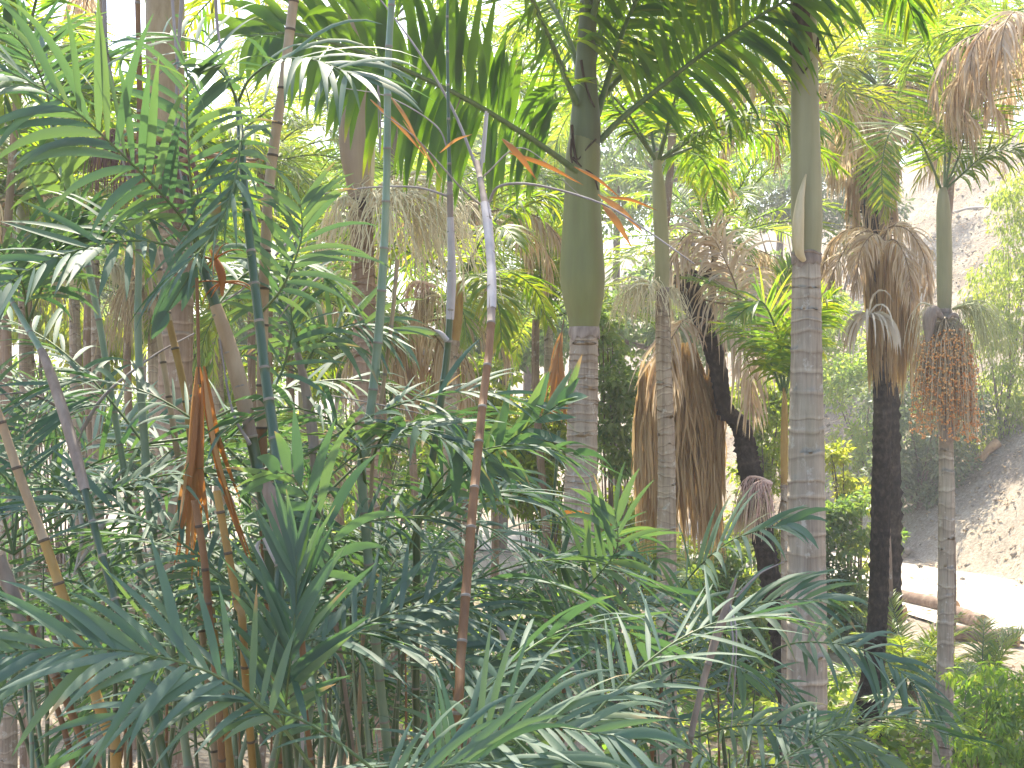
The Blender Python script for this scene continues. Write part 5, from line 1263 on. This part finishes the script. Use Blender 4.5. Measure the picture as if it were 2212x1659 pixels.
for (u0, v0), (u1, v1), w_ in (((1240, 360), (1345, 432), 7), ((1292, 420), (1392, 505), 13), ((1300, 440), (1365, 535), 15), ((1310, 425), (1420, 455), 7), ((1100, 330), (1260, 400), 10), ((1085, 300), (1160, 390), 14), ((950, 330), (1020, 290), 6), ((800, 215), (930, 350), 8), ((845, 210), (905, 310), 8), ((870, 260), (960, 400), 5)):
    c_ = catmull([P(u0, v0, 3.75), P((u0 + u1) / 2, (v0 + v1) / 2 - 8, 3.7), P(u1, v1, 3.68)], 9)
    w3 = nrm(np.cross(c_[-1] - c_[0], [0, 1, .2])) * np.array([.2, .6, .9, 1, 1, .85, .6, .35, .05])[:, None] * px_r(w_, 3.7)
    v = np.stack([c_ - w3, c_ + [0, -.003, 0], c_ + w3], 1); i = np.arange(8)[:, None]; j = np.arange(2)[None]
    mb.add(v, np.stack([i * 3 + j, i * 3 + j + 1, (i + 1) * 3 + j + 1, (i + 1) * 3 + j], -1), 0, R.uniform(.2, .9))
mb.build("dry_leaflet", [M['orange_leaf']], c9)
bfrond(c8, [(880, 1190, 3.8), (930, 1090, 3.75), (1020, 1010, 3.7), (1110, 945, 3.6), (1190, 885, 3.55), (1225, 860, 3.5)], n=13, L=.20, W=.032, a0=55, a1=16, term=1.0, tint=.55, up=(-.1, -.85, .5), droop=.1)
bfrond(c8, [(880, 1200, 3.8), (920, 1080, 3.7), (1000, 990, 3.6), (1120, 960, 3.5), (1240, 980, 3.4)], n=16, L=.27, tint=.35)
bfrond(c1, [(790, 1050, 3.7), (770, 960, 3.6), (700, 900, 3.5), (600, 880, 3.4), (500, 920, 3.3)], n=16, L=.28, tint=.4)
bfrond(c1, [(800, 1000, 3.7), (830, 940, 3.6), (880, 925, 3.5), (960, 950, 3.4), (1010, 1000, 3.4)], n=13, L=.24, W=.026, tint=.35)
bfrond(c13, [(650, 800, 3.8), (640, 720, 3.8), (600, 640, 3.8), (540, 590, 3.8)], n=14, L=.22, tint=.6, up=(-.2, -.8, .5))
bfrond(c13, [(650, 810, 3.8), (690, 740, 3.8), (760, 700, 3.8), (840, 720, 3.8)], n=14, L=.24, tint=.65, up=(.2, -.6, .8))
tuft(c13, P(682, 1090, 3.8), 3, (.7, 1.0), el=(.0, .7)); tuft(c1, P(788, 1200, 3.7), 3, (.7, 1.0), el=(.0, .7)); tuft(c8, P(900, 1330, 3.9), 4, (.7, 1.0), el=(.1, .8))

# --- lower clumps filling the front
def low_clump(label, u, d, tops, n_fr=5, ln=(.75, 1.1), extra=(), tint=None, cm=('cane_green', 'cane_pale', 'cane_green', 'cane_brown')):
    r = clump(label, u, d)
    first = None
    for (tu, tv, dd) in tops:
        dd += d
        b = np.array(r.location) + np.r_[R.uniform(-.3, .3, 2), 0]
        bu = 1106 + b[0] / b[1] * FPX
        ob, _ = cane(r, [(tu, tv), (tu + (bu - tu) * .18 + R.uniform(-8, 8), tv + 150), (tu + (bu - tu) * .4, tv + 340)], [8, 11, 13], dd, [(0, cm[int(R.integers(0, len(cm)))])], 90)
        first = first or ob
        kw = {} if tint is None else {'tint': tint}
        tuft(ob, P(tu, tv + 20, dd), n_fr, ln, el=(.1, 1.0), sag=(1.0, 2.0), **kw)
    for k in range(7):
        tu, tv, dd = tops[int(R.integers(0, len(tops)))]; dd += d + R.uniform(-.15, .25); tu += R.uniform(-90, 90); tv += R.uniform(-160, 80)
        bu = u + (tu - u) * .35
        cane(r, [(tu, tv), (tu + (bu - tu) * .2 + R.uniform(-12, 12), tv + 170), (tu + (bu - tu) * .45, tv + 360)], [3, 6, 9], dd, [(0, ('cane_green', 'cane_pale', 'cane_brown', 'cane_tan', 'cane_green')[k % 5])], 100)
    for uvd, kw in extra:
        bfrond(first, uvd, **kw)
    return r
low_clump("low bamboo palm clump in the bottom left corner with a big blue-green frond", 120, 3.2, [(60, 1330, 0), (250, 1400, .3), (-40, 1180, .6), (380, 1500, -.1)], 3,
          extra=[([(690, 1680, 2.7), (600, 1560, 2.65), (470, 1460, 2.6), (300, 1410, 2.55), (120, 1400, 2.5), (-60, 1420, 2.45)], dict(n=24, L=.25, W=.020, up=(0.1, -.75, .65), tint=.5, a0=50, a1=30, droop=.35))])
low_clump("bamboo palm clump at left with blue-green upright fronds in front of the wall", 300, 4.4, [(150, 1180, 0), (330, 1290, .3), (70, 1090, .5)], 3)
low_clump("bamboo palm clump left of centre at the bottom with an upright pale frond", 560, 3.1, [(480, 1350, .2), (640, 1420, .1), (560, 1500, -.1)], 3,
          extra=[([(590, 1690, 2.9), (612, 1560, 2.85), (628, 1420, 2.8), (640, 1290, 2.8), (640, 1200, 2.8)], dict(n=26, L=.24, W=.017, up=(-.2, -.95, .1), tint=.45, a0=42, a1=18, droop=.1)),
                 ([(640, 1300, 3.0), (720, 1180, 3.0), (640, 1040, 2.95), (600, 1020, 2.9)], dict(n=9, L=.2, W=.024, tint=.5))])
low_clump("bamboo palm clump low behind the dark green canes", 640, 4.9, [(560, 1200, 0), (690, 1260, .2), (760, 1180, .4)], 3)
low_clump("bamboo palm clump at the bottom centre in deep shade", 860, 3.7, [(780, 1400, 0), (880, 1370, .2), (950, 1480, 0), (700, 1480, .2)], 3)
low_clump("bamboo palm clump just right of the brown cane", 1080, 4.3, [(1040, 1440, 0), (1120, 1500, .2), (960, 1380, .5)], 3,
          extra=[([(1120, 1480, 4.0), (1180, 1380, 3.9), (1260, 1280, 3.8), (1330, 1190, 3.7), (1330, 1110, 3.7)], dict(n=18, L=.26, W=.020, tint=.6, up=(-.4, -.8, .4)))])
low_clump("bamboo palm clump at the very bottom with long pale green leaflets close by", 1000, 2.6, [(880, 1720, .1), (1130, 1740, 0)], 3, (.6, .9),
          extra=[([(700, 1780, 2.4), (840, 1700, 2.4), (1000, 1650, 2.35), (1180, 1660, 2.3), (1330, 1700, 2.3)], dict(n=26, L=.25, W=.014, up=(0, -.7, .7), tint=.6, a0=45, a1=15, droop=.5)),
                 ([(860, 1760, 2.5), (1000, 1620, 2.45), (1150, 1570, 2.4), (1330, 1590, 2.35)], dict(n=24, L=.23, W=.014, up=(-.1, -.6, .8), tint=.5))])
low_clump("bamboo palm clump in front of the stout king palm's foot", 1300, 4.8, [(1220, 1440, 0), (1330, 1520, .2), (1270, 1600, -.3)], 3)
low_clump("bamboo palm clump in front of the slender king palm with a grey dead stalk", 1520, 4.4, [(1430, 1480, .2), (1560, 1580, 0), (1480, 1680, -.2)], 2, (.7, .9),
          extra=[([(1430, 1360, 4.5), (1480, 1260, 4.4), (1560, 1180, 4.3), (1640, 1145, 4.2), (1700, 1132, 4.15)], dict(n=16, L=.24, W=.018, tint=.6, up=(0, -.6, .8), droop=.5)),
                 ([(1450, 1430, 4.5), (1540, 1340, 4.4), (1660, 1300, 4.3), (1790, 1295, 4.2)], dict(n=19, L=.26, W=.018, tint=.55, up=(0, -.6, .8))),
                 ([(1560, 1500, 4.4), (1680, 1400, 4.4), (1800, 1390, 4.35), (1900, 1420, 4.3), (1990, 1490, 4.25), (2030, 1540, 4.25)], dict(n=22, L=.22, W=.018, tint=.4, up=(0, -.5, .85), droop=.6, t0=.35)),
                 ([(1480, 1600, 4.3), (1580, 1570, 4.2), (1700, 1570, 4.1), (1820, 1600, 4.05), (1900, 1640, 4.0)], dict(n=22, L=.22, W=.018, tint=.8, tip=.3, up=(0, -.5, .85), droop=.7))])
low_clump("small bamboo palm clump low in front of the tall right trunk", 1660, 3.9, [(1590, 1720, 0), (1700, 1800, .1)], 2, (.6, .9))
low_clump("dark bamboo palm clump low against the ground at bottom left", 230, 5.6, [(150, 1480, 0), (280, 1560, .3), (40, 1540, .5), (360, 1620, 0)], 5, (.7, 1.0))
low_clump("shaded bamboo palm clump on the ground behind the upright pale frond", 620, 5.9, [(540, 1500, 0), (650, 1560, .2), (760, 1500, .4), (470, 1620, 0)], 5, (.7, 1.0))
low_clump("shaded bamboo palm clump on the ground right of the brown cane", 1030, 6.1, [(930, 1540, 0), (1060, 1570, .2), (1180, 1610, .3)], 5, (.7, 1.0))
G = clump("dead grey bamboo palm stalk standing at lower right", 1470, 4.1)
g1, _ = cane(G, [(1590, 1250), (1578, 1290), (1560, 1340), (1540, 1400), (1515, 1490), (1490, 1600), (1478, 1680)], [5, 10, 15, 15, 14, 14, 14], 4.1, [(0, 'sheath')], 140, [(1285, 1420, 'sheath', 1.3)])
for uvd in ([(1575, 1300, 4.1), (1590, 1360, 4.05), (1588, 1450, 4.05), (1580, 1570, 4.05)], [(1574, 1310, 4.1), (1584, 1400, 4.02), (1570, 1500, 4.0)], [(1590, 1290, 4.1), (1640, 1240, 4.1), (1690, 1215, 4.1)]):
    twig(g1, uvd, .004)
mb = MB(); smooth_tube(mb, [P(1068, 1330, 3.6), P(1085, 1370, 3.6), P(1105, 1420, 3.6), P(1122, 1460, 3.6)], [px_r(x, 3.6) for x in (6, 11, 9, 3)], 14, 8, 0, .5, .1); mb.build("torn_sheath", [M['sheath_white']], c9)
mb = MB()
c_ = catmull([P(1215, 1105, 4.3), P(1265, 1112, 4.3), P(1330, 1138, 4.3)], 9); w3 = np.array([0, -.2, 1]) * np.array([.3, .8, 1, 1, .9, .7, .5, .3, .05])[:, None] * .009
mb.add(np.stack([c_ - w3, c_ + w3], 1), np.array([[2 * i, 2 * i + 1, 2 * i + 3, 2 * i + 2] for i in range(8)]), 0, .4)
mb.build("dry_leaflet", [M['orange_leaf']], c8)

# ------------------------------------------------------------------ air
mb = MB()
x0, x1, y0, y1, z0, z1 = -310, 310, -62, 410, -3, 36.5
v = np.array([[x, y, z] for z in (z0, z1) for y in (y0, y1) for x in (x0, x1)])
mb.add(v, [[0, 2, 3, 1], [4, 5, 7, 6], [0, 1, 5, 4], [2, 6, 7, 3], [0, 4, 6, 2], [1, 3, 7, 5]], 0, .5)
hz, nt, out = mat_new("haze_air")
pv = nt.nodes.new("ShaderNodeVolumePrincipled")
pv.inputs["Color"].default_value = (0.95, 0.96, 0.98, 1)
pv.inputs["Density"].default_value = 0.0020
pv.inputs["Anisotropy"].default_value = 0.3
nt.links.new(pv.outputs[0], out.inputs["Volume"])
kind(mb.build("haze", [hz], smooth=False), "stuff", "pale sunlit haze filling the air of the grove", "haze")
